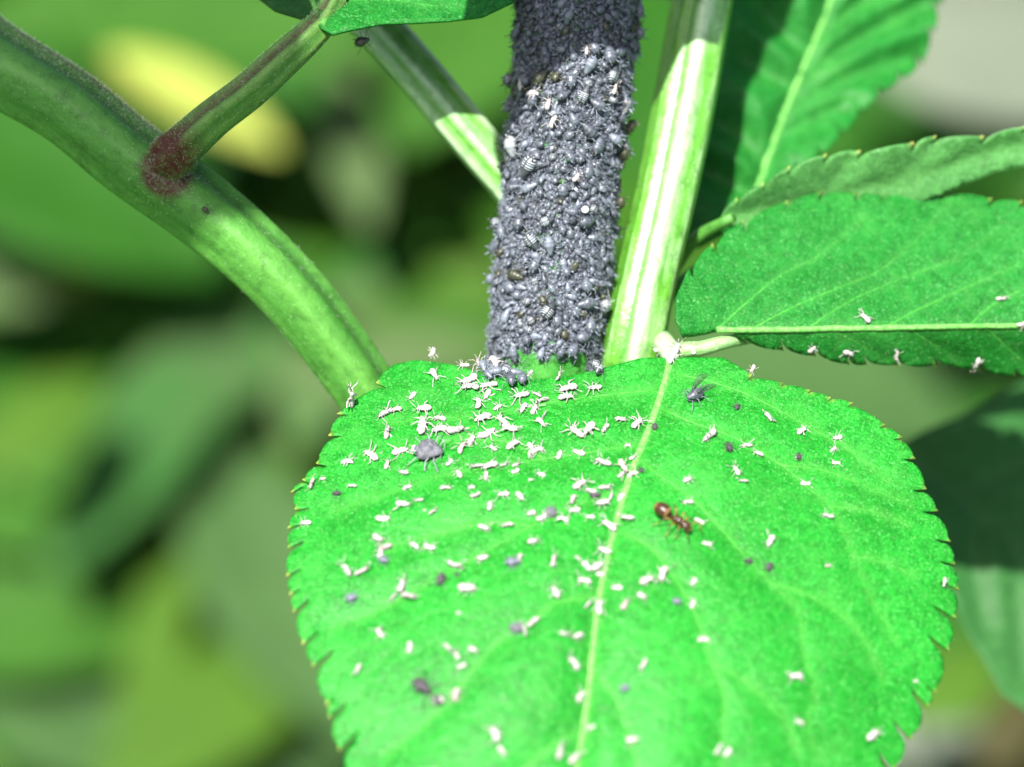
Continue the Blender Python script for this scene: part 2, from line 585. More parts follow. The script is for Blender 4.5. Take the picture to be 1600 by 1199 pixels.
            part('hairs', mesh('hairs', v, f, mats=[M_HAIRG]), ob, kind='stuff')
        return ob


S = 0.055
# ---- the large toothed leaf
mid_main = [(1050, 556), (1035, 610), (1015, 670), (990, 730), (968, 800), (950, 870), (935, 940), (927, 1010), (918, 1090), (908, 1160), (899, 1215), (872, 1400), (848, 1650)]
_my = np.array([p[1] for p in mid_main]); _mx = np.array([p[0] for p in mid_main])


def depth_main(px, py):
    Y = (py - 560) * S
    Yc = np.clip(Y, 0, 52)
    d = 11 - (0.92 * Yc - 0.0080 * Yc ** 2) - 0.10 * np.maximum(Y - 52, 0) - 0.92 * np.minimum(Y, 0)
    dx = (px - np.interp(py, _my, _mx)) * S
    cv = np.where(dx < 0, 0.0045, 0.0075)
    fold = -0.9 * (1 - np.exp(-np.abs(dx) / 3.0))         # shallow channel along the midrib
    return d + cv * dx ** 2 + fold


ltips = [(594, 601), (530, 649), (517, 682), (498, 726), (477, 752), (459, 770), (465, 796), (455, 826), (455, 857), (453, 902), (458, 931), (463, 957),
         (477, 1006), (492, 1040), (513, 1098), (516, 1119), (531, 1169), (556, 1225), (585, 1290), (625, 1360), (680, 1440), (740, 1520), (800, 1590), (848, 1655)]
rtips = [(1170, 592), (1222, 601), (1265, 611), (1297, 622), (1331, 631), (1380, 667), (1406, 687), (1425, 720), (1442, 766), (1460, 800), (1479, 847), (1487, 882), (1492, 920),
         (1488, 964), (1478, 1014), (1458, 1080), (1448, 1102), (1420, 1152), (1394, 1200), (1355, 1270), (1310, 1340), (1250, 1410), (1170, 1480), (1080, 1545), (970, 1600), (848, 1655)]
lo_, lf_ = teeth(ltips, -1, sizes=lambda p: np.interp(p[1], [600, 700, 800, 1000], [16, 20, 30, 38]))
ro_, rf_ = teeth(rtips, 1, sizes=lambda p: np.interp(p[1], [590, 640, 720, 850, 1000], [8, 10, 18, 27, 38]))
top_l = [(1040, 560), (1000, 563), (940, 578), (880, 592), (820, 597), (760, 588), (700, 572), (650, 566), (618, 572), (600, 585)]
top_r = [(1062, 561), (1090, 562), (1130, 564)]
outl = [np.array(p, float) for p in top_l] + lo_[:-1] + ro_[::-1] + [np.array(p, float) for p in top_r[::-1]]
flag = [0] * len(top_l) + lf_[:-1] + [0] + rf_[::-1][1:] + [0] * len(top_r)
veins_main = [
    [(1055, 585), (1110, 598), (1180, 622), (1260, 662), (1330, 705), (1385, 752)],
    [(1032, 640), (1080, 662), (1147, 684), (1222, 725), (1260, 759), (1297, 792), (1320, 841), (1339, 890), (1365, 942), (1400, 1000)],
    [(1000, 722), (1040, 752), (1076, 775), (1121, 819), (1170, 875), (1204, 912), (1245, 957), (1256, 1028), (1274, 1076), (1262, 1136), (1280, 1190)],
    [(965, 832), (1016, 856), (1050, 897), (1084, 950), (1099, 995), (1112, 1036), (1132, 1088), (1130, 1132), (1128, 1192), (1150, 1260)],
    [(932, 1052), (965, 1095), (980, 1137), (991, 1175), (1000, 1240), (1020, 1330)],
    [(1030, 610), (950, 616), (860, 628), (760, 648), (680, 655), (600, 660)],
    [(1003, 696), (928, 706), (852, 716), (777, 728), (702, 742), (609, 772), (520, 800)],
    [(976, 770), (900, 790), (830, 822), (751, 865), (690, 900), (600, 950), (520, 985)],
    [(934, 930), (864, 946), (834, 969), (777, 1006), (740, 1047), (710, 1085), (660, 1135), (600, 1180)],
    [(910, 1140), (871, 1160), (834, 1190), (780, 1245), (720, 1310)],
    [(1330, 870), (1380, 880), (1430, 900)], [(1297, 792), (1360, 800), (1420, 822)], [(1222, 725), (1290, 735), (1370, 770), (1420, 790)],
    [(1204, 912), (1270, 935), (1340, 985), (1380, 1060)], [(1112, 1036), (1170, 1070), (1220, 1120), (1250, 1180)],
    [(830, 822), (780, 815), (700, 830), (600, 862)], [(852, 716), (790, 690), (700, 690), (620, 700)],
]
leaf_main = Leaf(outl, flag, depth_main, mid_main, veins_main, step=6.0, relief=0.45, seed=3, mw=10, vw=7)
leaf_main.build('leaf', M_LEAF, hairs=4200, hair_area=(440, 550, 1500, 1230), label='large toothed bright green leaf strewn with white skins')


# ---- side leaf with the midrib running away sideways
def depth_side(px, py):
    m_ = 515 - 0.00003 * np.maximum(px - 1150, 0) ** 2
    dy = (m_ - py) * S
    return 12 + np.where(dy > 0, 0.55 * dy + 0.012 * dy ** 2, -0.95 * dy) + 0.22 * (px - 1150) * S * 0.6 + 0.0 * px


up_tips = [(1075, 425), (1112, 385), (1160, 350), (1228, 322), (1280, 308), (1337, 307), (1378, 306), (1427, 294), (1473, 303), (1547, 315), (1594, 320), (1660, 325), (1740, 338), (1830, 362), (1920, 395), (2000, 430), (2080, 478)]
dn_tips = [(1165, 536), (1222, 543), (1272, 551), (1325, 564), (1352, 566), (1400, 568), (1462, 570), (1530, 577), (1585, 585), (1640, 598), (1720, 594), (1810, 575), (1900, 550), (1990, 515), (2080, 478)]
uo, uf = teeth(up_tips, 1, 16)
do, df = teeth(dn_tips, -1, 12)
o2 = [np.array(p, float) for p in [(1140, 517), (1100, 522), (1066, 524), (1054, 505), (1054, 470)]] + uo + do[::-1][1:]
f2 = [0] * 5 + uf + df[::-1][1:]
f2[5] = f2[6] = 0
vs2 = [[(1170, 516), (1240, 480), (1310, 450), (1370, 425), (1420, 385), (1460, 345)], [(1260, 515), (1330, 470), (1420, 430), (1500, 400), (1560, 360)],
       [(1380, 513), (1440, 480), (1540, 435), (1620, 400), (1680, 360)], [(1510, 512), (1560, 470), (1650, 435), (1760, 390)],
       [(1120, 515), (1170, 470), (1220, 430), (1280, 400), (1350, 340)],
       [(1300, 515), (1340, 535), (1380, 560)], [(1420, 513), (1450, 535), (1500, 565)], [(1540, 512), (1570, 540), (1610, 575)]]
leaf_side = Leaf(o2, f2, depth_side, [(1120, 518), (1300, 514), (1450, 512), (1600, 510), (1800, 500), (2080, 478)], vs2, step=7, relief=0.5, seed=5, mw=8, vw=7)
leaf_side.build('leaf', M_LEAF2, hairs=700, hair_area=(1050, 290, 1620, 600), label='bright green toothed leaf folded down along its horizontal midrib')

# ---- leaves behind, out of focus
def tilt(d0, x0, y0, kx, ky, c=0.0):
    return lambda px, py: d0 + kx * (px - x0) * S + ky * (y0 - py) * S + c * ((px - x0) * S) ** 2


o3 = [(1085, 400), (1062, 388), (1070, 320), (1080, 250), (1095, 170), (1110, 90), (1140, 0), (1190, -120), (1260, -260), (1360, -330), (1440, -240), (1490, -120), (1500, -40), (1462, 10), (1450, 55), (1456, 90),
      (1430, 115), (1385, 140), (1350, 170), (1320, 205), (1290, 240), (1262, 265), (1225, 290), (1185, 320), (1150, 360)]
_rt, _rf = teeth([(1500, -40), (1462, 10), (1450, 55), (1440, 100), (1405, 128), (1370, 150), (1340, 182), (1310, 215), (1275, 252), (1240, 278), (1200, 305), (1150, 360)], 1, 15)
o3 = [np.array(p, float) for p in o3[:12]] + _rt
Leaf(o3, [0] * len(o3), tilt(36, 1250, 200, 0.2, 0.3, 0.006), [(1150, 400), (1190, 275), (1220, 190), (1245, 130), (1290, 20), (1350, -160), (1380, -320)],
     [[(1195, 262), (1160, 220), (1120, 195)], [(1238, 140), (1200, 120), (1160, 95)], [(1245, 150), (1300, 90), (1380, 40), (1440, 10)], [(1275, 60), (1340, 10), (1420, -40)], [(1210, 220), (1260, 190), (1310, 170)], [(1228, 180), (1290, 140), (1360, 110), (1430, 90)], [(1180, 310), (1140, 290), (1100, 270)], [(1265, 90), (1230, 60), (1190, 20)]],
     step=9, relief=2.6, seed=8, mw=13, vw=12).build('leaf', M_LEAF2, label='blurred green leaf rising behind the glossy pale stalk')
bt = [(1120, 345), (1150, 310), (1190, 285), (1230, 258), (1288, 240), (1342, 236), (1424, 222), (1460, 213), (1533, 212), (1600, 198), (1700, 185), (1820, 185)]
o4, f4 = teeth(bt, 1, 14)
o4 = o4 + [np.array(p, float) for p in [(1780, 222), (1700, 245), (1600, 258), (1550, 268), (1480, 296), (1420, 322), (1350, 345), (1250, 362), (1180, 375)]]
Leaf(o4, f4 + [0] * 9, tilt(20, 1300, 280, 0.12, -0.4), [(1140, 340), (1250, 315), (1380, 290), (1450, 270), (1560, 235), (1700, 210), (1810, 190)], [[(1280, 310), (1310, 280), (1330, 250)], [(1400, 285), (1430, 260), (1460, 225)]],
     step=9, relief=0.9, seed=9, mw=7).build('leaf', M_LEAF4, veins=False, label='narrow pale green leaf seen almost edge-on')
o5 = [(1395, 700), (1440, 678), (1500, 655), (1580, 610), (1680, 570), (1800, 600), (1850, 750), (1820, 950), (1740, 1100), (1640, 1150), (1560, 1090), (1500, 980), (1450, 850)]
Leaf(o5, [0] * len(o5), tilt(58, 1550, 800, 0.2, 0.5, 0.006), [(1400, 705), (1500, 780), (1600, 880), (1690, 1010), (1720, 1090)], [[(1480, 765), (1560, 740), (1640, 690)], [(1540, 820), (1640, 800), (1740, 750)], [(1610, 890), (1700, 880), (1780, 850)], [(1520, 800), (1520, 880), (1540, 980)], [(1590, 870), (1590, 950), (1600, 1050)]],
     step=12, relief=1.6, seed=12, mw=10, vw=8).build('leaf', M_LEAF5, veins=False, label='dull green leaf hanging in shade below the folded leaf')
# ---- leaflets at the upper edge of the picture
o6 = [(497, 42), (520, 58), (560, 50), (600, 42), (650, 40), (700, 36), (755, 28), (800, 10), (830, -30), (860, -110), (820, -220), (740, -300), (640, -310), (560, -230), (515, -130), (498, -50)]
leaf_top = Leaf(o6, [0] * 16, tilt(10, 500, 30, 0.10, 0.9), [(503, 40), (530, -20), (580, -110), (650, -210), (700, -300)],
                [[(520, 0), (600, 0), (680, 10), (740, 15)], [(540, -50), (640, -60), (760, -50)]], step=8, relief=0.5, seed=14, mw=9)
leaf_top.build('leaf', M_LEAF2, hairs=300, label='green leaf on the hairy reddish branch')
o7 = [(500, 30), (470, 32), (430, 20), (385, -15), (360, -80), (350, -190), (390, -290), (440, -300), (480, -200), (500, -90)]
Leaf(o7, [0] * len(o7), tilt(12, 500, 30, -0.35, 1.1), [(498, 28), (480, -20), (450, -110), (410, -280)], [[(485, 0), (450, -10), (410, -30)]], step=8, relief=0.4, seed=15, mw=7).build('leaf', M_LEAF3, label='dark leaf beside the tip of the hairy branch')


# ---- stalks
def stalk(name, ctrl, mat, profile, attrs, nseg=48, n=90, parent=None, **kw):
    """ctrl: rows of (px, py, depth mm, radius px)"""
    c = catmull(np.array(ctrl, float), n)
    pts = P(c[:, 0], c[:, 1], c[:, 2])
    rad = c[:, 3] * PX * (D0 + c[:, 2] * MM) / D0
    v, f, ph, t, nn = tube(pts, rad, nseg, profile)
    a = attrs(ph, t, v)
    plen = np.linalg.norm(np.diff(pts, axis=0), axis=1).sum() / MM
    a['streak'] = np.stack([np.cos(ph) * 4.5, np.sin(ph) * 4.5, t * plen * 0.22], 1)
    ob = part(name, mesh(name, v, f, a, mats=[mat]), parent, **kw)
    return ob, v, nn, ph, t


def bell(x, c, w):
    d = (x - c + math.pi) % (2 * math.pi) - math.pi
    return np.exp(-(d / w) ** 2)


def hair_on(ob, v, nn, w, count, lo, hi, rad, mat, lean=0.5, name='hairs', nseg=56):
    w = np.maximum(np.asarray(w, float), 0); w = w / w.sum()
    i = rng.choice(len(v), count, p=w)
    b = v[i]
    for stp in (1, nseg):
        j = np.clip(i + stp, 0, len(v) - 1)
        k = rng.random((count, 1))
        ok = np.linalg.norm(v[j] - v[i], axis=1) < 2.0 * MM
        b = np.where(ok[:, None], b + k * (v[j] - v[i]), b)
    b = b - nn[i] * 0.03 * MM
    d = nn[i] + rng.normal(scale=lean, size=(count, 3))
    hv, hf = spikes(b, d, rng.uniform(lo, hi, count) * MM, rad * MM, bend=rng.normal(scale=0.25, size=(count, 3)))
    return part(name, mesh(name, hv, hf, mats=[mat]), ob, kind='stuff')


JOINT = P(264, 252, 11.0)
# curved thick stalk
rach = [(-330, -90, 18, 60), (-160, -12, 17, 61), (-10, 98, 16, 61), (110, 172, 15, 58), (205, 250, 15, 58), (300, 318, 15.5, 57), (390, 392, 16, 54), (465, 468, 17, 52), (525, 545, 18.5, 50), (580, 622, 20, 48), (650, 720, 24, 46), (760, 800, 29, 45)]


def rach_prof(ph, t):
    return 1 + 0.035 * np.cos(5 * ph + 0.6) + 0.018 * np.cos(9 * ph + 1.0) - 0.13 * bell(ph, -1.02, 0.30) + 0.05 * bell(ph, -1.40, 0.16) + 0.04 * bell(ph, -0.62, 0.2) - 0.05 * bell(ph, 0.75, 0.22) * (t < 0.6)


def rach_attr(ph, t, v):
    rib_light = 0.5 + 0.4 * np.cos(5 * ph + 0.6)
    rib_light = rib_light * 0.7 + 0.35 * bell(ph, 0.15, 0.5) - 0.2 * bell(ph, 0.75, 0.2)  # wide centre bell paints the sunlit band into the stalk colour
    dj = np.linalg.norm(v - JOINT, axis=1) / MM
    red = 1.3 * np.exp(-(np.linalg.norm((v - P(262, 268, 12.0)) , axis=1) / MM / 2.45) ** 8)
    edge = bell(ph, -1.55, 0.24) * np.clip((0.47 - t) / 0.12, 0, 1) * np.clip((t - 0.2) / 0.1, 0.4, 1)
    return {'rib_light': rib_light, 'groove': bell(ph, -1.02, 0.28), 'red': np.clip(np.maximum(red, edge * 0.9), 0, 1)}


ob, v, nn, ph, t = stalk('leaf_stalk', rach, M_STALK, rach_prof, rach_attr, 56, 130, label='thick curved green stalk with a dark red patch at its joint')
hair_on(ob, v, nn, 0.35 + bell(ph, -1.25, 0.5) * 2.2 + bell(ph, 1.6, 0.5) * 0.6, 3200, 0.06, 0.22, 0.013, M_HAIR, 0.5)
dj = np.linalg.norm(v - JOINT, axis=1) / MM
hair_on(ob, v, nn, np.exp(-(dj / 2.4) ** 2) + 1.2 * bell(ph, -1.5, 0.3) * ((t > 0.22) & (t < 0.45)), 3000, 0.14, 0.42, 0.013, M_HAIR, 0.55)

# hairy branch from the joint
br = [(236, 290, 18, 27), (252, 266, 14.6, 31), (272, 243, 12.2, 33), (298, 217, 10.8, 32), (335, 184, 10.0, 30), (390, 142, 9.5, 29), (440, 96, 10, 28), (485, 55, 10.5, 25), (505, 34, 11, 22), (545, -40, 12, 15), (600, -140, 14, 11)]


def br_prof(ph, t):
    return 1 + 0.05 * np.cos(6 * ph) - 0.16 * bell(ph, -0.55, 0.26) + 0.14 * np.exp(-((t - 0.10) / 0.035) ** 2)


def br_attr(ph, t, v):
    rib_light = 0.5 + 0.4 * np.cos(6 * ph)
    d = np.linalg.norm(v - P(258, 246, 10), axis=1) / MM
    red = np.exp(-(d / 3.2) ** 3) * 1.2
    up = bell(ph, -1.3, 0.35) * np.clip(1 - t * 1.9, 0, 1)
    return {'rib_light': rib_light, 'groove': np.clip(1.2 * bell(ph, -0.55, 0.24), 0, 1), 'red': np.clip(np.maximum(red, up), 0, 1)}


ob, v, nn, ph, t = stalk('leaf_stalk', br, M_BRANCH, br_prof, br_attr, 44, 80, label='hairy green branch with a brown groove and dark red foot')
hair_on(ob, v, nn, 0.5 + bell(ph, -1.4, 0.6) + 1.5 * np.exp(-(t / 0.15) ** 2), 4200, 0.10, 0.34, 0.012, M_HAIR, 0.5, nseg=44)

# stalk that passes behind the aphid stem
ob, v, nn, ph, t = stalk('leaf_stalk', [(480, -60, 26, 36), (575, 28, 25, 36), (640, 98, 24, 36), (700, 170, 24, 36), (760, 242, 24, 35), (810, 300, 24, 36), (880, 420, 25, 37), (915, 560, 24, 38), (930, 680, 24, 38)], M_PALE,
                         lambda ph, t: 1 + 0.06 * np.cos(6 * ph + 0.5) - 0.10 * bell(ph, -0.2, 0.25),
                         lambda ph, t, v: {'rib_light': 0.5 + 0.5 * np.cos(6 * ph + 0.5), 'groove': bell(ph, -0.2, 0.22), 'red': 0 * ph}, 40, 70, label='ribbed stalk half in shade behind the aphid stem')
hair_on(ob, v, nn, 1 + 0 * ph, 250, 0.08, 0.2, 0.013, M_HAIR, nseg=40)

# glossy pale stalk
ob, v, nn, ph, t = stalk('leaf_stalk', [(1160, -330, 31, 50), (1128, -160, 27, 49), (1098, 0, 24, 47), (1068, 170, 21, 48), (1040, 310, 18.5, 47), (1010, 440, 17, 47), (985, 560, 17, 49), (955, 680, 21, 52)], M_PALE,
                         lambda ph, t: 1 + 0.045 * np.cos(7 * ph + 0.35) - 0.05 * bell(ph, 0.32, 0.14),
                         lambda ph, t, v: {'rib_light': 0.25 * np.cos(7 * ph + 0.35) + 0.95 * bell(ph, -0.08, 0.62) - 0.25, 'groove': 0.9 * bell(ph, 0.32, 0.11), 'red': 0 * ph}, 56, 110, label='glossy pale ribbed stalk glaring white in the sun')  # centre bell paints the white sun highlight, margins stay green
hair_on(ob, v, nn, 1 + 0 * ph, 260, 0.06, 0.18, 0.013, M_HAIR)

# small stalks at the node
ob, v, nn, ph, t = stalk('leaf_stalk', [(1020, 590, 16, 14), (1062, 549, 12.5, 13), (1095, 545, 12.2, 12), (1128, 536, 12.6, 11), (1155, 531, 14.0, 10), (1190, 527, 16.5, 7)], M_PALE, None, lambda ph, t, v: {'rib_light': 0.4 + 0 * ph, 'groove': 0 * ph, 'red': 0.9 * np.exp(-(t / 0.2) ** 2)}, 16, 24, label='short yellow-green stalk of the folded leaf')
ob, v, nn, ph, t = stalk('leaf_stalk', [(1020, 520, 19, 16), (1040, 540, 14, 17), (1048, 560, 11.4, 13), (1045, 574, 11.0, 10), (1040, 592, 10.6, 8), (1034, 612, 10.4, 6)], M_PALE, None, lambda ph, t, v: {'rib_light': 0.8 + 0 * ph, 'groove': 0 * ph, 'red': 0 * ph}, 16, 24, label='pale hairy stalk of the large toothed leaf')
hair_on(ob, v, nn, 1 + 0 * ph, 260, 0.1, 0.3, 0.012, M_HAIR, nseg=16)
ob, v, nn, ph, t = stalk('leaf_stalk', [(1020, 480, 26, 14), (1100, 420, 28, 13), (1150, 395, 29, 12)], M_STALK, None, lambda ph, t, v: {'rib_light': 0.4 + 0 * ph, 'groove': 0 * ph, 'red': 0 * ph}, 12, 12)
ob, v, nn, ph, t = stalk('leaf_stalk', [(1010, 500, 24, 12), (1080, 380, 22, 11), (1145, 340, 18.5, 8)], M_STALK, None, lambda ph, t, v: {'rib_light': 0.4 + 0 * ph, 'groove': 0 * ph, 'red': 0 * ph}, 12, 12)
ob, v, nn, ph, t = stalk('leaf_stalk', [(990, 640, 28, 16), (1200, 690, 45, 14), (1400, 704, 56, 10)], M_STALK, None, lambda ph, t, v: {'rib_light': 0.4 + 0 * ph, 'groove': 0 * ph, 'red': 0 * ph}, 12, 16)

# main stem: axis rows (px, py, depth, core radius px)
AX = np.array([(935, -560, 18, 78), (915, -250, 17.5, 80), (902, 0, 17, 82), (892, 130, 17, 82), (878, 280, 17, 80), (866, 400, 17, 79), (855, 500, 17, 78), (850, 590, 17.5, 78), (850, 700, 22, 80)], float)
axc = catmull(AX, 120)
axp = P(axc[:, 0], axc[:, 1], axc[:, 2]); axr = axc[:, 3] * PX * (D0 + axc[:, 2] * MM) / D0
# carry on down to the ground
gnd = np.array([axp[-1] + (BASE - axp[-1]) * s + np.array([0, 0.03, -0.0]) * math.sin(s * math.pi) for s in np.linspace(0.05, 1, 24)])
fullp = np.concatenate([axp, gnd]); fullr = np.concatenate([axr, np.linspace(axr[-1], 0.0075, 24)])
v, f, ph, t, nn = tube(fullp, fullr, 40, lambda ph, t: 1 + 0.02 * np.cos(8 * ph))
part('main_stem', mesh('main_stem', v, f, {'rib_light': 0.5 + 0.4 * np.cos(8 * ph), 'groove': 0 * ph, 'red': 0 * ph}, mats=[M_CORE]))

# leaflets above the picture that throw their shade on the top of the stems
SH = 0.050


def shade_leaf(outline, midr, veins, lab, lift=SH, seed=1):
    return Leaf(outline, [0] * len(outline), tilt(17, 800, 0, 0.0, 0.25), midr, veins, step=14, relief=0.6, shift=SUN * lift, seed=seed, mw=9, vw=7).build('leaf', M_LEAF3, label=lab)


shade_leaf([(764, 250), (800, 200), (844, 164), (894, 136), (944, 117), (990, 104), (1022, 92), (1060, 30), (1112, 20), (1126, -30), (1150, -120), (1210, -220), (1320, -330), (1330, -420), (1180, -420), (980, -300), (820, -140), (745, 20), (740, 140)],
           [(760, 120), (900, -20), (1050, -150), (1200, -290), (1330, -400)], [[(850, 30), (960, 20), (1080, 40)], [(1000, -110), (1120, -80), (1250, -20)]], 'leaf overhead that shades the top of the aphid stem', seed=21)
shade_leaf([(520, 60), (510, 170), (480, 240), (440, 275), (400, 300), (340, 345), (270, 370), (160, 350), (40, 330), (-120, 260), (-330, 120), (-430, -60), (-300, -150), (-60, -190), (200, -200), (420, -150), (500, -60)],
           [(515, 100), (440, 95), (350, 80), (100, 30), (-150, -20), (-400, -60)], [[(440, 95), (400, 160), (360, 240)], [(350, 80), (250, 180), (150, 290)]], 'leaf overhead that shades the curved stalk', lift=0.25, seed=22)
for a, b in ((P(935, -560, 18), P(1330, -410, 15) + SUN * SH), (P(925, -400, 18), P(515, 90, 14) + SUN * 0.25)):
    mid_ = (a + b) / 2 + UP * 0.02
    s_ = np.linspace(0, 1, 20)[:, None]
    pp = (1 - s_) ** 2 * a + 2 * s_ * (1 - s_) * mid_ + s_ ** 2 * b
    v, f, ph, t, nn = tube(pp, np.linspace(0.0018, 0.0007, 20), 10)
    part('leaf_stalk', mesh('leaf_stalk', v, f, {'rib_light': 0.4 + 0 * ph, 'groove': 0 * ph, 'red': 0 * ph}, mats=[M_STALK]))
# ------------------------------------------------------------------ insects: materials
def insect_mat(name, base, dark, stripe_amt, rough=0.42, spec=0.5, wax=0.35):
    """attribute body = local position on the animal (length 1, head at +x), limb = 1 on legs"""
    m, nt, bs, out = new_mat(name)
    L = nt.links.new
    a = attr(nt, 'body')
    sx = node(nt, 'ShaderNodeSeparateXYZ')
    L(a.outputs['Vector'], sx.inputs[0])
    nz = node(nt, 'ShaderNodeTexNoise', i_Scale=7.0, i_Detail=3.0)
    off = node(nt, 'ShaderNodeVectorMath', operation='ADD')
    rn = node(nt, 'ShaderNodeCombineXYZ')
    L(math_n(nt, 'MULTIPLY', attr(nt, 'rnd').outputs['Fac'], 17.0), rn.inputs[0])
    L(a.outputs['Vector'], off.inputs[0]); L(rn.outputs[0], off.inputs[1])
    L(off.outputs[0], nz.inputs['Vector'])
    c = mixc(nt, ramp(nt, nz.outputs['Fac'], [(0.35, (0, 0, 0)), (0.68, (1, 1, 1))]), dark, base)
    # pale powder on some of them
    c = mixc(nt, math_n(nt, 'MULTIPLY', attr(nt, 'rnd').outputs['Fac'], wax), c, tuple(min(1, x * 2.6) for x in base))
    # white wax bars across the back of the abdomen
    w = math_n(nt, 'SINE', math_n(nt, 'MULTIPLY', sx.outputs[0], 62.0))
    bar = math_n(nt, 'GREATER_THAN', w, 0.35)
    bar = math_n(nt, 'MULTIPLY', bar, math_n(nt, 'LESS_THAN', sx.outputs[0], 0.08))
    bar = math_n(nt, 'MULTIPLY', bar, math_n(nt, 'GREATER_THAN', sx.outputs[2], 0.05))
    bar = math_n(nt, 'MULTIPLY', bar, math_n(nt, 'GREATER_THAN', math_n(nt, 'ABSOLUTE', sx.outputs[1]), 0.05))
    c = mixc(nt, math_n(nt, 'MULTIPLY', bar, stripe_amt), c, (0.40, 0.45, 0.48))
    c = mixc(nt, attr(nt, 'limb').outputs['Fac'], c, tuple(x * 1.7 for x in base))
    L(c, bs.inputs['Base Color'])
    bs.inputs['Roughness'].default_value = rough
    bs.inputs['Specular IOR Level'].default_value = spec
    return m


M_APHID = [insect_mat('aphid_slate', (0.064, 0.074, 0.093), (0.017, 0.020, 0.027), 0.0),
           insect_mat('aphid_grey', (0.094, 0.109, 0.134), (0.027, 0.032, 0.041), 0.0, rough=0.36),
           insect_mat('aphid_brown', (0.030, 0.032, 0.018), (0.010, 0.011, 0.007), 0.0),
           insect_mat('aphid_striped', (0.036, 0.041, 0.048), (0.010, 0.011, 0.014), 0.75)]
M_APHID_PALE = insect_mat('aphid_pale', (0.16, 0.175, 0.185), (0.06, 0.066, 0.076), 0.3)
M_APHID_GREY = insect_mat('aphid_dusty_grey', (0.115, 0.118, 0.135), (0.040, 0.042, 0.052), 0.0, rough=0.75, spec=0.2)
m, nt, bs, out = new_mat('shed_skin')
c = mixc(nt, ramp(nt, noise(nt, 3500, 3), [(0.38, (0, 0, 0)), (0.75, (1, 1, 1))]), (0.50, 0.47, 0.46), (0.27, 0.23, 0.225))
nt.links.new(c, bs.inputs['Base Color']); bs.inputs['Roughness'].default_value = 0.4
tr = node(nt, 'ShaderNodeBsdfTranslucent'); tr.inputs[0].default_value = (0.6, 0.57, 0.55, 1)
mx = node(nt, 'ShaderNodeMixShader', i_0=0.22)
nt.links.new(bs.outputs[0], mx.inputs[1]); nt.links.new(tr.outputs[0], mx.inputs[2]); nt.links.new(mx.outputs[0], out.inputs['Surface'])
M_SKIN = m
M_SKIN_PINK = plain_mat('shed_skin_dull', (0.24, 0.18, 0.18), (0.36, 0.30, 0.30), 2500, 0.5, 0.3)
M_DROP = plain_mat('honeydew', (0.80, 0.82, 0.84), (0.86, 0.88, 0.90), 900, 0.12, 0.6)


def limb(bag, pts, r0, r1, nseg=4, mi=0, **at):
    pts = np.asarray(pts, float)
    rad = np.linspace(r0, r1, len(pts))
    v, f, ph, t, nn = tube(pts, rad, nseg, ref=np.array([0.31, 0.12, 1.0]))
    bag.add(v, f, mi, body=v * 1.0, limb=at.get('limb', 1.0), rnd=at.get('rnd', 0.0))


def lathe(bag, xs, ry, rz, zc, nseg=10, mi=0, yc=None, **at):
    xs = np.asarray(xs, float); n = len(xs)
    ph = np.linspace(0, 2 * math.pi, nseg, endpoint=False)
    ry = np.asarray(ry, float)[:, None]; rz = np.asarray(rz, float)[:, None]; zc = np.asarray(zc, float)[:, None]
    yc = np.zeros((n, 1)) if yc is None else np.asarray(yc, float)[:, None]
    V = np.stack([np.broadcast_to(xs[:, None], (n, nseg)), yc + ry * np.cos(ph), zc + rz * np.sin(ph)], -1).reshape(-1, 3)
    f = []
    for i in range(n - 1):
        for j in range(nseg):
            k = (j + 1) % nseg
            f.append((i * nseg + j, i * nseg + k, (i + 1) * nseg + k, (i + 1) * nseg + j))
    f += [tuple(range(nseg))[::-1], tuple((n - 1) * nseg + j for j in range(nseg))]
    bag.add(V, f, mi, body=V * 1.0, limb=at.get('limb', 0.0), rnd=at.get('rnd', 0.0))


def aphid_mesh(name, mat, r, legs=True, rings=15, nseg=12, fat=1.0):
    """pear-shaped body of length 1, head at +x, feet at z = 0"""
    b = Bag()
    x = np.linspace(-0.5, 0.5, rings)
    prof = np.interp(x, [-0.5, -0.46, -0.36, -0.2, 0.0, 0.15, 0.27, 0.36, 0.42, 0.47, 0.5], [0.03, 0.13, 0.25, 0.325, 0.32, 0.25, 0.19, 0.155, 0.14, 0.10, 0.03]) * fat
    seg = 1 + 0.06 * np.cos(x * 62)
    q = r.random()
    lathe(b, x, prof * seg, prof * seg * 0.86, 0.30 + 0.03 * np.sin(x * 3 + 1), nseg, rnd=q)
    for s in (-1, 1):   # tail tubes and tail
        limb(b, [(-0.34, 0.17 * s, 0.45), (-0.44, 0.21 * s, 0.53), (-0.54, 0.24 * s, 0.60)], 0.032, 0.022, 5, rnd=q)
        limb(b, [(0.46, 0.05 * s, 0.32), (0.56, 0.20 * s, 0.42), (0.44, 0.40 * s, 0.46), (0.2, 0.52 * s, 0.42)], 0.016, 0.008, 3, rnd=q)
        if legs:
            for x0, kx, fx in ((0.26, 0.42, 0.58), (0.14, 0.12, 0.10), (0.03, -0.25, -0.52)):
                j = r.uniform(-0.07, 0.07)
                limb(b, [(x0, 0.14 * s, 0.22), (kx + j, (0.46 + j) * s, 0.40), (fx + j, (0.66 + j) * s, 0.05), (fx * 1.1 + j, (0.72 + j) * s, 0.01)], 0.024, 0.012, 3, rnd=q)
    limb(b, [(-0.46, 0, 0.27), (-0.57, 0, 0.29)], 0.04, 0.015, 5, rnd=q)
    return b.build(name, [mat])


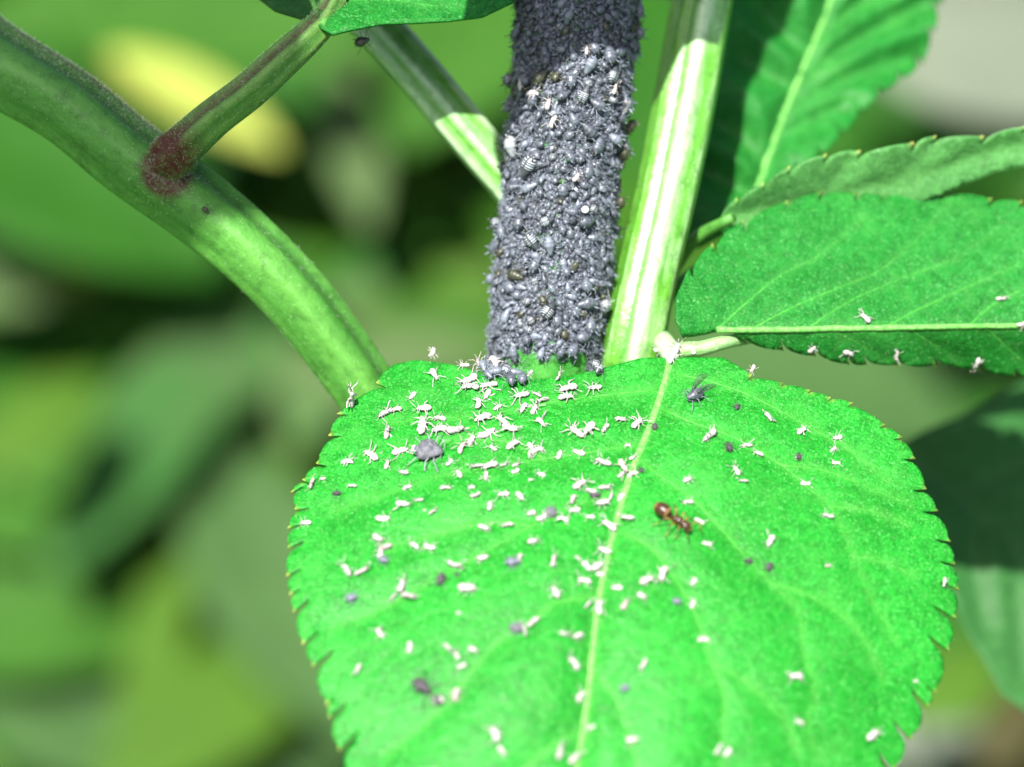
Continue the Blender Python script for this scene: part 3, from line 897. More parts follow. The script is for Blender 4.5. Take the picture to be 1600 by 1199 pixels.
def skin_mesh(name, mat, r):
    """empty aphid skin: slim bent split body with splayed thin legs and feelers"""
    b = Bag()
    x = np.linspace(-0.5, 0.5, 13)
    bend = r.uniform(-0.22, 0.22); arch = r.uniform(0.0, 0.22)
    w = np.interp(x, [-0.5, -0.42, -0.25, -0.08, 0.05, 0.16, 0.30, 0.42, 0.5], [0.06, 0.18, 0.25, 0.22, 0.16, 0.19, 0.17, 0.13, 0.04]) * r.uniform(0.72, 1.08)
    w = w * (1 + 0.10 * np.cos(x * 50 + r.uniform(0, 6)))
    lathe(b, x, w, w * r.uniform(0.6, 0.85), 0.15 + arch * (0.25 - x ** 2) * 2, 8, yc=bend * (x ** 2) * 3)
    # split along the back: a lifted flap
    for s in (-1, 1):
        if r.random() < 0.5:
            limb(b, [(0.2, 0.03 * s, 0.22), (0.28, 0.09 * s, 0.33), (0.42, 0.12 * s, 0.36)], 0.05, 0.02, 4)
    for s in (-1, 1):
        for x0, fx in ((0.28, 0.55), (0.14, 0.12), (0.02, -0.35)):
            if r.random() < 0.12:
                continue
            j = r.uniform(-0.18, 0.18); k = r.uniform(-0.05, 0.42); L_ = r.uniform(0.34, 0.58)
            limb(b, [(x0, 0.08 * s, 0.14), (x0 + (fx - x0) * 0.45 + j * 0.4, L_ * 0.55 * s, 0.24 + 0.4 * k), (fx + j, L_ * s, max(0.02, 0.04 + k * 0.8)), (fx * 1.15 + j * 1.4, (L_ + 0.1) * s, max(0.02, k * 0.9))], 0.030, 0.018, 4)
        if r.random() < 0.7:
            limb(b, [(0.45, 0.03 * s, 0.18), (0.62, 0.12 * s, 0.25 + r.uniform(0, 0.2)), (0.82, r.uniform(0.05, 0.3) * s, 0.2 + r.uniform(0, 0.35))], 0.024, 0.014, 3)
    return b.build(name, [mat])


def crumple(me, amt, flat=1.0):
    v = np.zeros(len(me.vertices) * 3); me.vertices.foreach_get('co', v); v = v.reshape(-1, 3)
    q = np.round(v * 7)
    n = np.stack([np.sin(q @ np.array(k)) for k in ((12.9, 78.2, 37.7), (39.3, 11.1, 83.1), (73.1, 52.2, 9.4))], 1)
    v = v + n * amt
    v[:, 2] = np.maximum(v[:, 2], 0.0) * flat
    me.vertices.foreach_set('co', v.ravel()); me.update()
    return me


pr = random.Random(5)
APH = [[aphid_mesh('aphid', M_APHID[k], pr, fat=pr.uniform(0.78, 1.0)) for _ in range(4)] for k in range(4)]
APH_SMALL = [[crumple(aphid_mesh('aphid', M_APHID[k], pr, legs=pr.random() < 0.75, rings=10, nseg=8, fat=pr.uniform(0.62, 1.0)), 0.036) for _ in range(4)] for k in range(3)]
SKINS = [crumple(skin_mesh('shed_skin', M_SKIN, pr), 0.03) for _ in range(14)]
SKINS_PINK = [skin_mesh('shed_skin', M_SKIN_PINK, pr) for _ in range(3)]


def place(name, me, M, label, cat, group=None):
    o = bpy.data.objects.new(name, me)
    COL.objects.link(o)
    o.matrix_world = M
    o['label'] = label; o['category'] = cat
    if group:
        o['group'] = group
    return o


def mat3(x, y, z, o, s):
    return Matrix(((x[0] * s, y[0] * s, z[0] * s, o[0]), (x[1] * s, y[1] * s, z[1] * s, o[1]), (x[2] * s, y[2] * s, z[2] * s, o[2]), (0, 0, 0, 1)))


# ------------------------------------------------------------------ aphid colony round the main stem
_axlen = np.concatenate([[0], np.cumsum(np.linalg.norm(np.diff(axp, axis=0), axis=1))])
axT = nrm(np.gradient(axp, axis=0))
axN = nrm(-FWD - (axT @ -FWD)[:, None] * axT); axB = np.cross(axT, axN)
l0 = np.interp(-230, axc[:, 1], _axlen); l1 = np.interp(592, axc[:, 1], _axlen)


def on_stem(l, ph):
    ip = lambda A: np.array([np.interp(l, _axlen, A[:, k]) for k in range(3)])
    o, T, N, B = ip(axp), nrm(ip(axT)), nrm(ip(axN)), nrm(ip(axB))
    n = math.cos(ph) * N + math.sin(ph) * B
    return o, T, n, np.interp(l, _axlen, axr)


def stem_matrix(l, ph, size, rise, head, lean, roll=0.0):
    """size in m; head = heading angle on the surface, lean = how far the tail stands off the stem"""
    o, T, n, r = on_stem(l, ph)
    side = np.cross(n, T)
    hx = math.cos(head) * -T + math.sin(head) * side
    x = nrm(hx * math.cos(lean) - n * math.sin(lean))
    z = nrm(n * math.cos(lean) + hx * math.sin(lean))
    y = np.cross(z, x)
    z2 = nrm(z * math.cos(roll) + y * math.sin(roll)); y = np.cross(z2, x)
    c = o + n * (r + rise)
    return mat3(x, y, z2, c - z2 * 0.05 * size, size)


cands = []
taken = []      # (l, arc, radius)
cell = 0.0012
grid = {}
R_ = 4.5 * MM


def free(l, a, rad, slack):
    gi, gj = int(l / cell), int(a / cell)
    per = int(2 * math.pi * R_ / cell)
    for i in (-2, -1, 0, 1, 2):
        for j in (-2, -1, 0, 1, 2):
            for (l2, a2, r2) in grid.get((gi + i, (gj + j) % per), ()):
                da = abs(a - a2); da = min(da, 2 * math.pi * R_ - da)
                if (l - l2) ** 2 + da ** 2 < ((rad + r2) * slack) ** 2:
                    return False
    grid.setdefault((gi, gj % per), []).append((l, a, rad))
    return True


def bare(l, ph):
    """the green foot of the stem stays free"""
    o, T, n, r = on_stem(l, ph)
    x, y, d = project(o + n * (r + 0.0005))
    if y > 556 + 8 * math.sin(x * 0.15):
        return 792 < x < 925
    return False


# striking single aphids, read off the photograph: px, py, length mm, heading deg, lean deg, kind, label
def stem_at(px, py):
    """stem coordinates of the surface point under a pixel"""
    l = np.interp(py, axc[:, 1], _axlen); cx = np.interp(py, axc[:, 1], axc[:, 0])
    rp = np.interp(py, axc[:, 1], axc[:, 3]) + 12
    return l, math.asin(max(-0.999, min(0.999, (px - cx) / rp)))


solo = [(930, 272, 2.3, -150, 8, 3, 'large black aphid with white bars among the colony, beside a whitish one'),
        (905, 385, 2.0, 140, 25, 3, 'plump white-barred aphid low on the crowded stem'),
        (857, 487, 1.9, 30, 12, 3, 'white-barred aphid just above the bare green stem foot'),
        (832, 122, 1.7, 20, 10, 3, 'white-barred aphid just under the shadow edge'),
        (868, 110, 1.9, -160, 20, 1, 'glossy round-backed aphid beside the shadow edge'),
        (962, 240, 2.1, 170, 15, 4, 'whitish pale aphid clinging beside the barred one'),
        (795, 236, 2.0, 100, 30, 2, 'dark brown aphid bulging from the stem edge facing the curved stalk'),
        (806, 48, 2.1, 80, 55, 0, 'dark aphid standing off the shaded stem with bristling legs'),
        (965, 360, 1.9, -80, 25, 3, 'white-barred aphid jutting out towards the glossy stalk'),
        (957, 398, 1.9, 60, 20, 1, 'grey aphid hanging under the barred one at the stem edge'),
        (985, 135, 1.9, -60, 20, 3, 'barred aphid at the sunlit edge towards the glossy stalk'),
        (968, 448, 1.8, -90, 20, 1, 'grey aphid stretching over to the glossy pale stalk'),
        (786, 310, 1.9, 120, 25, 2, 'brownish aphid swelling out at the stem edge below the droplet'),
        (890, 355, 1.5, 60, 20, 3, 'small barred aphid above the plump barred one'),
        (812, 545, 1.6, 40, 20, 1, 'grey aphid at the lower end of the colony'),
        (775, 470, 1.8, 150, 25, 4, 'pale aphid on the lower stem edge'),
        (790, 505, 1.7, 10, 15, 1, 'light grey aphid above the white skins')]
for (x, y, L_, hd, ln, k, lab) in solo:
    l, ph = stem_at(x, y)
    a = (ph % (2 * math.pi)) * R_
    free(l, a, L_ * 0.33 * MM, 0.0)
    me = APH[k][pr.randrange(4)] if k < 4 else None
    if me is None:
        me = aphid_mesh('aphid', M_APHID_PALE, pr)
    place('aphid', me, stem_matrix(l, ph, L_ * MM, 0.45 * MM, math.radians(hd), math.radians(ln)), lab, 'aphid', 'aphids crowded round the stem')

cr = random.Random(99)
for (num, s0, s1, slack, rise) in ((130, 1.45, 2.0, 0.95, 0.30), (1400, 0.95, 1.35, 0.72, 0.14), (22000, 0.50, 0.95, 0.47, 0.0)):
    for _ in range(num * 3 if num > 5000 else num * 2):
        l = cr.uniform(l0, l1); ph = cr.uniform(-math.pi, math.pi)
        size = cr.uniform(s0, s1) * MM
        a = (ph % (2 * math.pi)) * R_
        if bare(l, ph) or not free(l, a, size * 0.36, slack):
            continue
        head = cr.gauss(0, 0.9) if cr.random() < 0.7 else cr.uniform(-3.1, 3.1)
        lean = max(-0.1, cr.gauss(0.45, 0.35)) if size < 1.4 * MM else max(-0.05, cr.gauss(0.25, 0.2))
        Mx = stem_matrix(l, ph, size, rise * MM + cr.uniform(-0.1, 0.2) * MM, head, lean, cr.gauss(0, 0.25))
        p = np.array(Mx.translation)
        o_, T_, n_, r_ = on_stem(l, ph)
        x, y, d = project(p)
        vis = (n_ @ nrm(CAM - p)) * size if -12 < y < 605 else -1
        kk = cr.choices((0, 1, 2, 3), (5, 5, 0.25, 1.0 if size > 1.0 * MM else 0.0))[0]
        cands.append((vis, size, Mx, kk, x, y))
cands.sort(key=lambda c: -c[0])
NIND = 275
GAUGE = ('tiny', 'small', 'mid-sized', 'large')
for (vis, size, Mx, kk, x, y) in cands[:NIND]:
    me = APH[kk][cr.randrange(4)] if size > 0.9 * MM else APH_SMALL[min(kk, 2)][cr.randrange(4)]
    tone = ('slate-black', 'blue-grey', 'brownish black', 'white-barred black')[kk]
    wh = 'in the shaded top of the colony' if y < 100 - (x - 820) * 0.33 else ('in the sunlit upper colony' if y < 250 else ('in the middle of the colony on the stem' if y < 420 else 'in the lower colony above the bare stem foot'))
    gs = GAUGE[0 if size < 0.8 * MM else 1 if size < 1.1 * MM else 2 if size < 1.5 * MM else 3]
    place('aphid', me, Mx, f'{gs} {tone} aphid {wh}', 'aphid', 'aphids crowded round the stem')


def np_mesh(me):
    v = np.zeros(len(me.vertices) * 3); me.vertices.foreach_get('co', v)
    return v.reshape(-1, 3), [tuple(p.vertices) for p in me.polygons], {k: np.array([x.vector if k == 'body' else x.value for x in me.attributes[k].data]) for k in ('body', 'limb', 'rnd')}


cache = {}
bag = Bag()
for (vis, size, Mx, kk, x, y) in cands[NIND:]:
    key = (min(kk, 2), cr.randrange(4), size > 0.9 * MM)
    if key not in cache:
        cache[key] = np_mesh((APH_SMALL)[key[0]][key[1]])
    v, f, at = cache[key]
    A = np.array(Mx)
    bag.add(v @ A[:3, :3].T + A[:3, 3], f, key[0], body=at['body'], limb=at['limb'], rnd=np.clip(at['rnd'] * 0.5 + cr.random() * 0.6, 0, 1))
o = link('aphid_colony', bag.build('aphid_colony', M_APHID[:3]), label='dense crust of tiny slate-grey aphids coating the upright stem', category='aphids', kind='stuff')

# ------------------------------------------------------------------ shed skins on the leaves
raw5 = [(632,98,50,60),(640,190,60,-60),(320,285,95,80),(548,272,40,50),(428,335,60,30),(478,325,50,15),(595,327,60,5),(588,400,90,80),(665,357,50,-10),(660,412,62,10),(725,408,75,10),
(840,365,75,20),(855,425,80,25),(915,375,60,-40),(950,410,66,-20),(825,305,55,85),(900,315,40,30),(790,212,75,25),(790,245,80,0),(865,230,80,10),(855,268,50,60),(765,150,40,0),(830,150,60,-50),
(890,140,60,-60),(1040,185,40,50),(1145,190,45,70),(1195,243,80,15),(1185,277,60,5),(1305,235,55,5),(1000,268,60,10),(1060,270,45,-20),(1090,295,60,20),(1010,320,50,60),(1050,325,50,60),
(1080,385,50,-50),(1100,355,30,60),(430,425,70,80),(495,502,80,15),(550,492,40,60),(750,490,70,60),(790,455,55,60),(880,490,45,-40),(965,475,65,30),(1040,478,50,-60),(1065,490,60,20),(1030,510,45,80),
(1155,510,50,70),(1240,500,55,-20),(1230,425,75,-35),(1285,415,75,50),(1340,405,45,50),(1410,378,45,-10),(1475,390,60,40),(1440,475,30,0),(1455,525,40,30),(1340,548,70,-20),(1415,570,70,-60),
(1465,600,55,20),(1412,605,40,50),(380,525,90,-35),(445,565,45,70),(280,550,60,0),(515,590,45,-10),(705,552,45,50),(740,597,45,-60),(815,572,60,10),(870,560,75,20),(925,550,40,30),(852,605,45,80),
(975,548,40,20),(975,582,40,20),(1083,597,40,-20),(1040,620,22,0),(140,645,55,70),(175,620,30,0),(298,656,40,0),(525,652,45,20),(685,668,50,0),(793,653,30,10),(808,686,50,15),(927,684,50,5),
(995,692,50,-50),(868,730,45,80),(1040,757,40,15),(1085,775,55,30),(1172,788,55,-15),(1283,782,40,0),(1360,815,70,-35),(1445,795,60,-5),(1220,747,50,10),(1213,702,48,70),(1240,645,75,30),(1290,665,50,-20),
(1345,663,55,0),(1335,722,60,10),(1362,692,42,70),(1412,690,40,50),(427,792,60,0),(637,765,40,30),(600,753,15,0),(845,812,50,-15),(943,815,50,10),(1048,873,50,10),(108,803,50,0),(510,730,60,-5),(577,718,40,10),
(405,870,50,-30),(435,895,60,15),(415,930,50,80),(562,892,50,-35),(618,905,60,-15),(725,965,65,-10),(838,942,50,5),(990,950,40,70),(1120,970,60,80),(1340,917,60,-20),(1228,962,35,-40),(1268,985,50,-50),
(1310,980,60,30),(1325,1015,40,0),(1258,1043,60,-10),(1400,1075,45,0),(1520,1045,60,20),(1500,1108,40,-30),(1430,1145,50,60),(1585,1015,50,70),(290,1005,75,-60),(345,1022,65,25),(495,1065,60,75),
(475,1110,40,50),(530,1115,70,-10),(775,1075,85,-5),(1138,1093,55,-60),(1280,1145,40,50),(1320,1150,70,85)]
raw6 = [(410,515,55,-60),(532,572,50,80),(330,667,45,60),(690,580,45,-40),(733,605,40,-60),(753,650,45,20),(727,765,60,80),(655,790,50,0),(1000,505,55,-65),(1055,475,60,40),(1178,512,50,-15),(1232,526,45,20),
(1225,635,65,-60),(1240,770,55,55),(1290,900,35,20),(890,935,65,-65),(922,998,45,-50),(1145,1000,65,80),(1220,1035,60,40),(1462,950,50,5),(1497,640,55,60),(800,577,40,-20),(740,430,22,0)]
raw7 = [(575,58,40,60),(632,255,45,-50),(385,328,80,40),(550,360,50,0),(600,402,45,-20),(780,305,45,30),(932,332,40,10),(910,380,40,30),(922,438,40,0),(768,413,30,0),(505,480,50,-60),(797,522,45,0),(302,515,40,20),
(305,600,50,0),(355,682,50,-30),(885,660,50,-15),(643,772,60,60),(880,874,30,0),(207,905,70,75),(330,935,40,50),(325,1025,45,60),(370,1172,50,0),(1355,940,50,80),(535,527,40,0),(385,780,42,-5),(20,590,40,60)]
raw8 = [(703,650,56,0),(720,822,38,-20),(1000,885,58,35),(395,925,48,60),(440,940,40,50),(1170,665,20,0)]
raw4 = [(935,400,50,-40),(1505,322,45,0),(1590,418,50,20),(712,508,40,40),(865,525,50,-20),(1075,537,50,80),(1393,572,55,60)]
skins = [(440 + x * .375, 520 + y * .375, L * .375, a, 0) for x, y, L, a in raw5]
skins += [(440 + x * .375, 800 + y * .375, L * .375, a, 0) for x, y, L, a in raw6]
skins += [(960 + x * .375, 560 + y * .375, L * .375, a, 0) for x, y, L, a in raw7]
skins += [(960 + x * .4, 800 + y * .4, L * .4, a, 0) for x, y, L, a in raw8]
skins += [(1000 + x * .375, 350 + y * .375, L * .375, a, 1) for x, y, L, a in raw4]
ltp = np.array(ltips, float); rtp = np.array(rtips, float)
sr = random.Random(31)
GREYA = (671, 714)


def where(x, y, onside):
    p = np.array([[x, y]], float)
    if onside:
        return 'on the lower flank of the folded leaf' if y > 530 else 'on the upper face of the folded leaf'
    if math.hypot(x - 1055, y - 810) < 75:
        return 'beside the brown ant'
    if math.hypot(x - GREYA[0], y - GREYA[1]) < 62:
        return 'close to the big dusty grey aphid'
    if seg_dist(p, leaf_main.midrib)[0] < 24:
        return 'against the pale midrib of the leaf'
    if seg_dist(p, ltp)[0] < 62:
        return 'by the toothed edge beside the curved stalk'
    if seg_dist(p, rtp)[0] < 75:
        return 'by the toothed edge below the folded leaf'
    mx_ = np.interp(y, _my, _mx)
    if y < 640 and x < mx_:
        return 'at the foot of the aphid-covered stem'
    if x > mx_:
        return 'on the half where the ant walks' if y < 880 else 'on the lower leaf half beyond the ant'
    if y < 720:
        return 'in the thick litter below the aphid stem'
    if y < 850:
        return 'mid-leaf below the thick litter of skins'
    return 'low on the leaf far below the stem'


for i, (x, y, L_, a, onside) in enumerate(skins):
    lf = leaf_side if onside else leaf_main
    # length is the whole outline with feelers; the body itself is a little shorter
    size = L_ * (1.12 if y < 690 else 0.98) * PX * (0.9 if L_ > 28 else 1.0)
    roll = sr.choice((0, 0, 0, 1.2, -1.2, 3.1)) + sr.gauss(0, 0.2)
    F = lf.frame(x, y, math.radians(a) + (math.pi if sr.random() < 0.5 else 0), lift=size * (0.02 if abs(roll) < 0.8 else 0.16 if abs(roll) < 2 else 0.30))
    Mx = F @ Matrix.Rotation(roll, 4, 'X') @ Matrix.Diagonal((size, size, size, 1))
    if abs(x - 558) < 4 and abs(y - 627) < 6:
        Mx = lf.frame(x, y + 8, math.radians(0), lift=size * 0.45) @ Matrix.Rotation(math.radians(-75), 4, 'Y') @ Matrix.Diagonal((size, size, size, 1))
    dull = (i % 17 == 5)
    me = (SKINS_PINK[sr.randrange(3)] if dull else SKINS[sr.randrange(len(SKINS))])
    sz = 'tiny' if L_ < 13 else 'small' if L_ < 18 else 'medium' if L_ < 23 else 'large'
    tone = 'pinkish grey' if dull else 'white'
    pose = ' on its side' if 0.8 < abs(roll) < 2 else ' on its back' if abs(roll) > 2 else ''
    lab = f'{sz} {tone} shed aphid skin{pose} {where(x, y, onside)}'
    if len(lab.split()) > 16:
        lab = lab.replace(' shed', '', 1)
    place('shed_skin', me, Mx, lab, 'insect skin', 'white shed aphid skins on the leaves')
# skins at the node and in the colony
for (x, y, dep, L_, a) in ((1030, 548, 13.4, 20, 20), (1056, 548, 11.6, 26, 65), (1049, 562, 10.4, 20, 60)):
    s_ = L_ * PX
    n = nrm(-FWD + 0.5 * UP); xx = nrm(RIGHT * math.cos(math.radians(a)) + UP * math.sin(math.radians(a))); xx = nrm(xx - n * (xx @ n))
    place('shed_skin', SKINS[sr.randrange(14)], mat3(xx, np.cross(n, xx), n, P(x, y, dep), s_), 'white shed aphid skin caught where the leaf stalks meet', 'insect skin', 'white shed aphid skins on the leaves')
for (x, y, L_, hd) in ((944, 160, 26, 90), (908, 203, 24, 20), (919, 178, 20, 10), (964, 146, 22, -10), (827, 143, 20, 20), (806, 162, 20, 150), (858, 284, 18, 30), (878, 90, 16, 0), (790, 578, 24, 70)):
    l, ph = stem_at(x, y)
    place('shed_skin', SKINS[sr.randrange(14)], stem_matrix(l, ph, L_ * PX, 0.9 * MM, math.radians(hd), 0.1), 'white shed aphid skin stuck among the stem colony', 'insect skin', 'white skins in the stem colony')

# honeydew drops
bd = Bag()
xs = np.linspace(-1, 1, 13); rr = np.sqrt(np.maximum(1 - xs ** 2, 0.0004))
lathe(bd, xs, rr, rr, 0 * xs, 16)
dropm = bd.build('honeydew_droplet', [M_DROP])
for (x, y, r_, lab) in ((837, 331, 6.2, 'round white honeydew droplet on the aphid colony'), (901, 243, 2.2, 'tiny white droplet beside the whitish aphid'), (856, 302, 2.4, 'tiny white droplet above the round honeydew droplet'), (1084, 551, 3.2, 'tiny white droplet on the short yellow-green stalk')):
    if x > 1000:
        pos = P(x, y, 11.4)
    else:
        l, ph = stem_at(x, y); o_, T_, n_, r0 = on_stem(l, ph); pos = o_ + n_ * (r0 + 1.15 * MM)
    place('honeydew_droplet', dropm, Matrix.Translation(Vector(pos)) @ Matrix.Scale(r_ * PX, 4), lab, 'droplet')

# ------------------------------------------------------------------ aphids on the leaf
M_DEAD = [insect_mat('aphid_dead_dark', (0.050, 0.046, 0.052), (0.014, 0.012, 0.013), 0.0, rough=0.7, spec=0.2), insect_mat('aphid_dead_blue', (0.085, 0.095, 0.120), (0.026, 0.030, 0.040), 0.0, rough=0.6, spec=0.3)]
DEAD = [[crumple(aphid_mesh('aphid', M_DEAD[k], pr, fat=pr.uniform(0.8, 1.05)), 0.045, pr.uniform(0.65, 0.9)) for _ in range(3)] for k in range(2)]
m_g = crumple(aphid_mesh('aphid', M_APHID_GREY, pr, fat=1.2), 0.035, 0.72)
place('aphid', m_g, leaf_main.frame(672, 712, math.radians(-10), 0.0) @ Matrix.Diagonal((2.5 * MM, 2.9 * MM, 2.2 * MM, 1)), 'big dusty grey aphid standing among the white skins', 'aphid')
darks = [(527, 775, 13, 'small dark aphid near the toothed edge on the curved-stalk side'), (601, 880, 17, 'blue-grey aphid touching white skins below the thick litter'), (552, 940, 18, 'dark aphid alone near the toothed edge below the blue-grey one'),
         (689, 908, 20, 'fuzzy dark grey aphid between the leaf edge and the midrib'), (801, 884, 20, 'dark blue aphid beside a small white skin'), (861, 802, 18, 'pale blue-grey aphid lying among white skins above mid-leaf'),
         (929, 777, 16, 'dark aphid inside a ring of white skins near the midrib'), (1138, 703, 17, 'dark spidery aphid on the leaf half of the ant'), (1151, 641, 13, 'small dark aphid beside the winged one'),
         (1024, 671, 13, 'dark speck of an aphid on the midrib'), (1248, 714, 12, 'small dark aphid near two white skins above the ant half'), (1169, 878, 13, 'tiny brown aphid on a side vein below the ant'), (1200, 889, 15, 'small dark aphid beside the side vein below the ant'),
         (1057, 942, 13, 'small grey aphid below the ant near a cluster of skins'), (1003, 740, 11, 'dark aphid at the end of a skin on the midrib'), (661, 1076, 30, 'large dark purple-grey aphid on the lower leaf'), (684, 1095, 18, 'grey aphid touching the large purple-grey one'),
         (976, 1077, 13, 'small brown-grey aphid low beside the midrib'), (807, 984, 20, 'pale grey aphid at the end of a side vein'), (714, 899, 8, 'tiny dark speck of an aphid near a white skin'), (322, 329, 0, '')]
for (x, y, L_, lab) in darks:
    if not L_:
        continue
    k = 1 if 'blue' in lab or 'grey' in lab else 2
    me = m_g if 'pale' in lab else DEAD[0 if k == 2 or 'dark grey' in lab or 'purple' in lab else 1][sr.randrange(3)]
    s_ = L_ * PX * 1.05
    place('aphid', me, leaf_main.frame(x, y, sr.uniform(0, 6.28), 0) @ Matrix.Scale(s_, 4), lab, 'aphid', 'dark aphids on the big leaf')
for (x, y, L_) in ((757, 583, 26), (775, 592, 28), (800, 602, 30), (818, 600, 24), (790, 588, 26), (765, 596, 22), (806, 592, 22), (935, 585, 22), (928, 577, 22)):
    place('aphid', APH[sr.choice((0, 1, 1, 3))][sr.randrange(4)], leaf_main.frame(x, y, sr.uniform(0, 6.28), 0.2 * MM) @ Matrix.Scale(L_ * PX, 4), 'slate-grey aphid spilling from the stem foot onto the leaf rim', 'aphid', 'aphids spilling onto the leaf rim')
# speck on the curved stalk
place('aphid', APH[2][0], mat3(nrm(RIGHT - UP), nrm(RIGHT + UP), -FWD, P(322, 329, 12.2), 14 * PX), 'tiny brown aphid alone on the curved stalk below its joint', 'aphid')
place('aphid', APH[2][1], mat3(nrm(RIGHT + UP * .3), nrm(UP - .3 * RIGHT), -FWD, P(566, 66, 12.0), 26 * PX), 'dark aphid hanging under the leaf on the hairy branch', 'aphid')

# ------------------------------------------------------------------ winged aphid
FW = leaf_main.frame(1086, 628, math.radians(205), 0)
wb = aphid_mesh('winged_aphid', M_APHID[0], pr)
w_ob = place('winged_aphid', wb, FW @ Matrix.Scale(1.75 * MM, 4), 'dark winged aphid with raised clear wings near the leaf base', 'winged aphid')
m, nt, bs, out = new_mat('clear_wing')
bs.inputs['Base Color'].default_value = (0.10, 0.12, 0.13, 1); bs.inputs['Roughness'].default_value = 0.2
nt.links.new(ramp(nt, noise(nt, 8, 2), [(0.3, (0.22, 0.22, 0.22)), (0.7, (0.36, 0.36, 0.36))]), bs.inputs['Alpha'])
M_WING = m
for s in (-1, 1):
    b = Bag()
    k = 14
    tt = np.linspace(0, 1, k)
    root = np.array([0.15, 0.10 * s, 0.48]); tipp = np.array([-1.0, 0.42 * s, 0.85])
    axw = tipp - root; perp = nrm(np.array([0.55, 0.0, 1.0]))
    cen = root + axw * tt[:, None] + np.array([0, 0.05 * s, 0.10]) * np.sin(tt * math.pi)[:, None]
    w = 0.36 * np.sin(np.clip(tt * 0.93 + 0.05, 0, 1) * math.pi) ** 0.7 * (0.5 + 0.8 * tt)
    top_, bot_ = cen + perp * w[:, None] * 1.3, cen - perp * w[:, None] * 0.6
    nn = nrm(np.cross(axw, perp)) * 0.006
    V = np.concatenate([top_ + nn, bot_ + nn, top_ - nn, bot_ - nn])
    f = [(i, i + 1, k + i + 1, k + i) for i in range(k - 1)] + [(2 * k + i + 1, 2 * k + i, 3 * k + i, 3 * k + i + 1) for i in range(k - 1)]
    f += [(i + 1, i, 2 * k + i, 2 * k + i + 1) for i in range(k - 1)] + [(k + i, k + i + 1, 3 * k + i + 1, 3 * k + i) for i in range(k - 1)]
    wing = bpy.data.objects.new('wing', mesh('wing', V, f, mats=[M_WING])); COL.objects.link(wing); wing.parent = w_ob
    for q in (0.98, 0.45, -0.2, -0.5):
        bb = Bag()
        limb(bb, cen[1:-1] + perp * (w[1:-1, None] * (1.27 if q > 0.9 else q * np.linspace(0.2, 1, k - 2)[:, None])), 0.014, 0.008, 4)
        vo = bpy.data.objects.new('wing_vein', bb.build('wing_vein', [M_APHID[2]])); COL.objects.link(vo); vo.parent = wing

# ------------------------------------------------------------------ the ant
m, nt, bs, out = new_mat('ant_brown')
sx = node(nt, 'ShaderNodeSeparateXYZ'); nt.links.new(attr(nt, 'body').outputs['Vector'], sx.inputs[0])
wv = math_n(nt, 'SINE', math_n(nt, 'MULTIPLY', sx.outputs[0], 5.4))
band = math_n(nt, 'MULTIPLY', ramp(nt, wv, [(0.86, (0, 0, 0)), (0.97, (1, 1, 1))]), math_n(nt, 'LESS_THAN', sx.outputs[0], -0.62))
c = mixc(nt, noise(nt, 4, 3, attr(nt, 'body').outputs['Vector']), (0.022, 0.008, 0.003), (0.048, 0.017, 0.006))
c = mixc(nt, math_n(nt, 'MULTIPLY', band, 0.75), c, (0.24, 0.13, 0.045))
nt.links.new(c, bs.inputs['Base Color']); bs.inputs['Roughness'].default_value = 0.27; bs.inputs['Specular IOR Level'].default_value = 0.6
M_ANT = m
M_ANTLEG = plain_mat('ant_leg_amber', (0.15, 0.085, 0.016), (0.22, 0.13, 0.028), 6, 0.35, 0.5)
M_ANTDARK = plain_mat('ant_limb_dark', (0.04, 0.018, 0.006), (0.075, 0.034, 0.012), 6, 0.35, 0.5)
b = Bag()


def blob(x0, x1, prof, flat, zc, nseg=18, mi=0, n=16):
    x = np.linspace(x0, x1, n); u = np.linspace(0, 1, n)
    r_ = np.interp(u, [p[0] for p in prof], [p[1] for p in prof])
    lathe(b, x, r_, r_ * flat, np.interp(u, [0, 1], zc) + 0 * x, nseg, mi)


# units: millimetres, head at +x
sm = lambda k: [(u, k * math.sqrt(max(0.0, 1 - (2 * u - 1) ** 2)) + 0.01) for u in np.linspace(0, 1, 15)]
blob(-2.25, -0.62, [(u, 0.62 * math.sqrt(max(0, 1 - (2 * u - 1) ** 2)) * (0.94 + 0.12 * u) * (1 + 0.025 * math.sin(u * 26)) + 0.01) for u in np.linspace(0, 1, 22)], 0.95, (0.75, 0.82), 24, n=24)
blob(-0.66, -0.36, [(0, 0.06), (0.5, 0.14), (1, 0.07)], 1.8, (0.72, 0.66), 10)          # waist scale
blob(-0.44, 0.20, sm(0.27), 1.0, (0.66, 0.78))
blob(-0.08, 0.62, sm(0.36), 0.95, (0.80, 0.86))
blob(0.50, 0.74, [(0, 0.12), (1, 0.11)], 1, (0.84, 0.84), 10)
blob(0.66, 1.48, [(0, 0.08), (0.12, 0.30), (0.35, 0.40), (0.6, 0.39), (0.8, 0.30), (0.93, 0.17), (1, 0.05)], 0.82, (0.84, 0.66), 20)
for s in (-1, 1):
    blob(0.98, 1.20, sm(0.085), 1, (0.94, 0.90), 10, 2)
    b.v[-1][:, 1] += 0.33 * s
    limb(b, [(1.40, 0.07 * s, 0.66), (1.52, 0.10 * s, 0.60), (1.58, 0.02 * s, 0.58)], 0.06, 0.02, 5, 1)
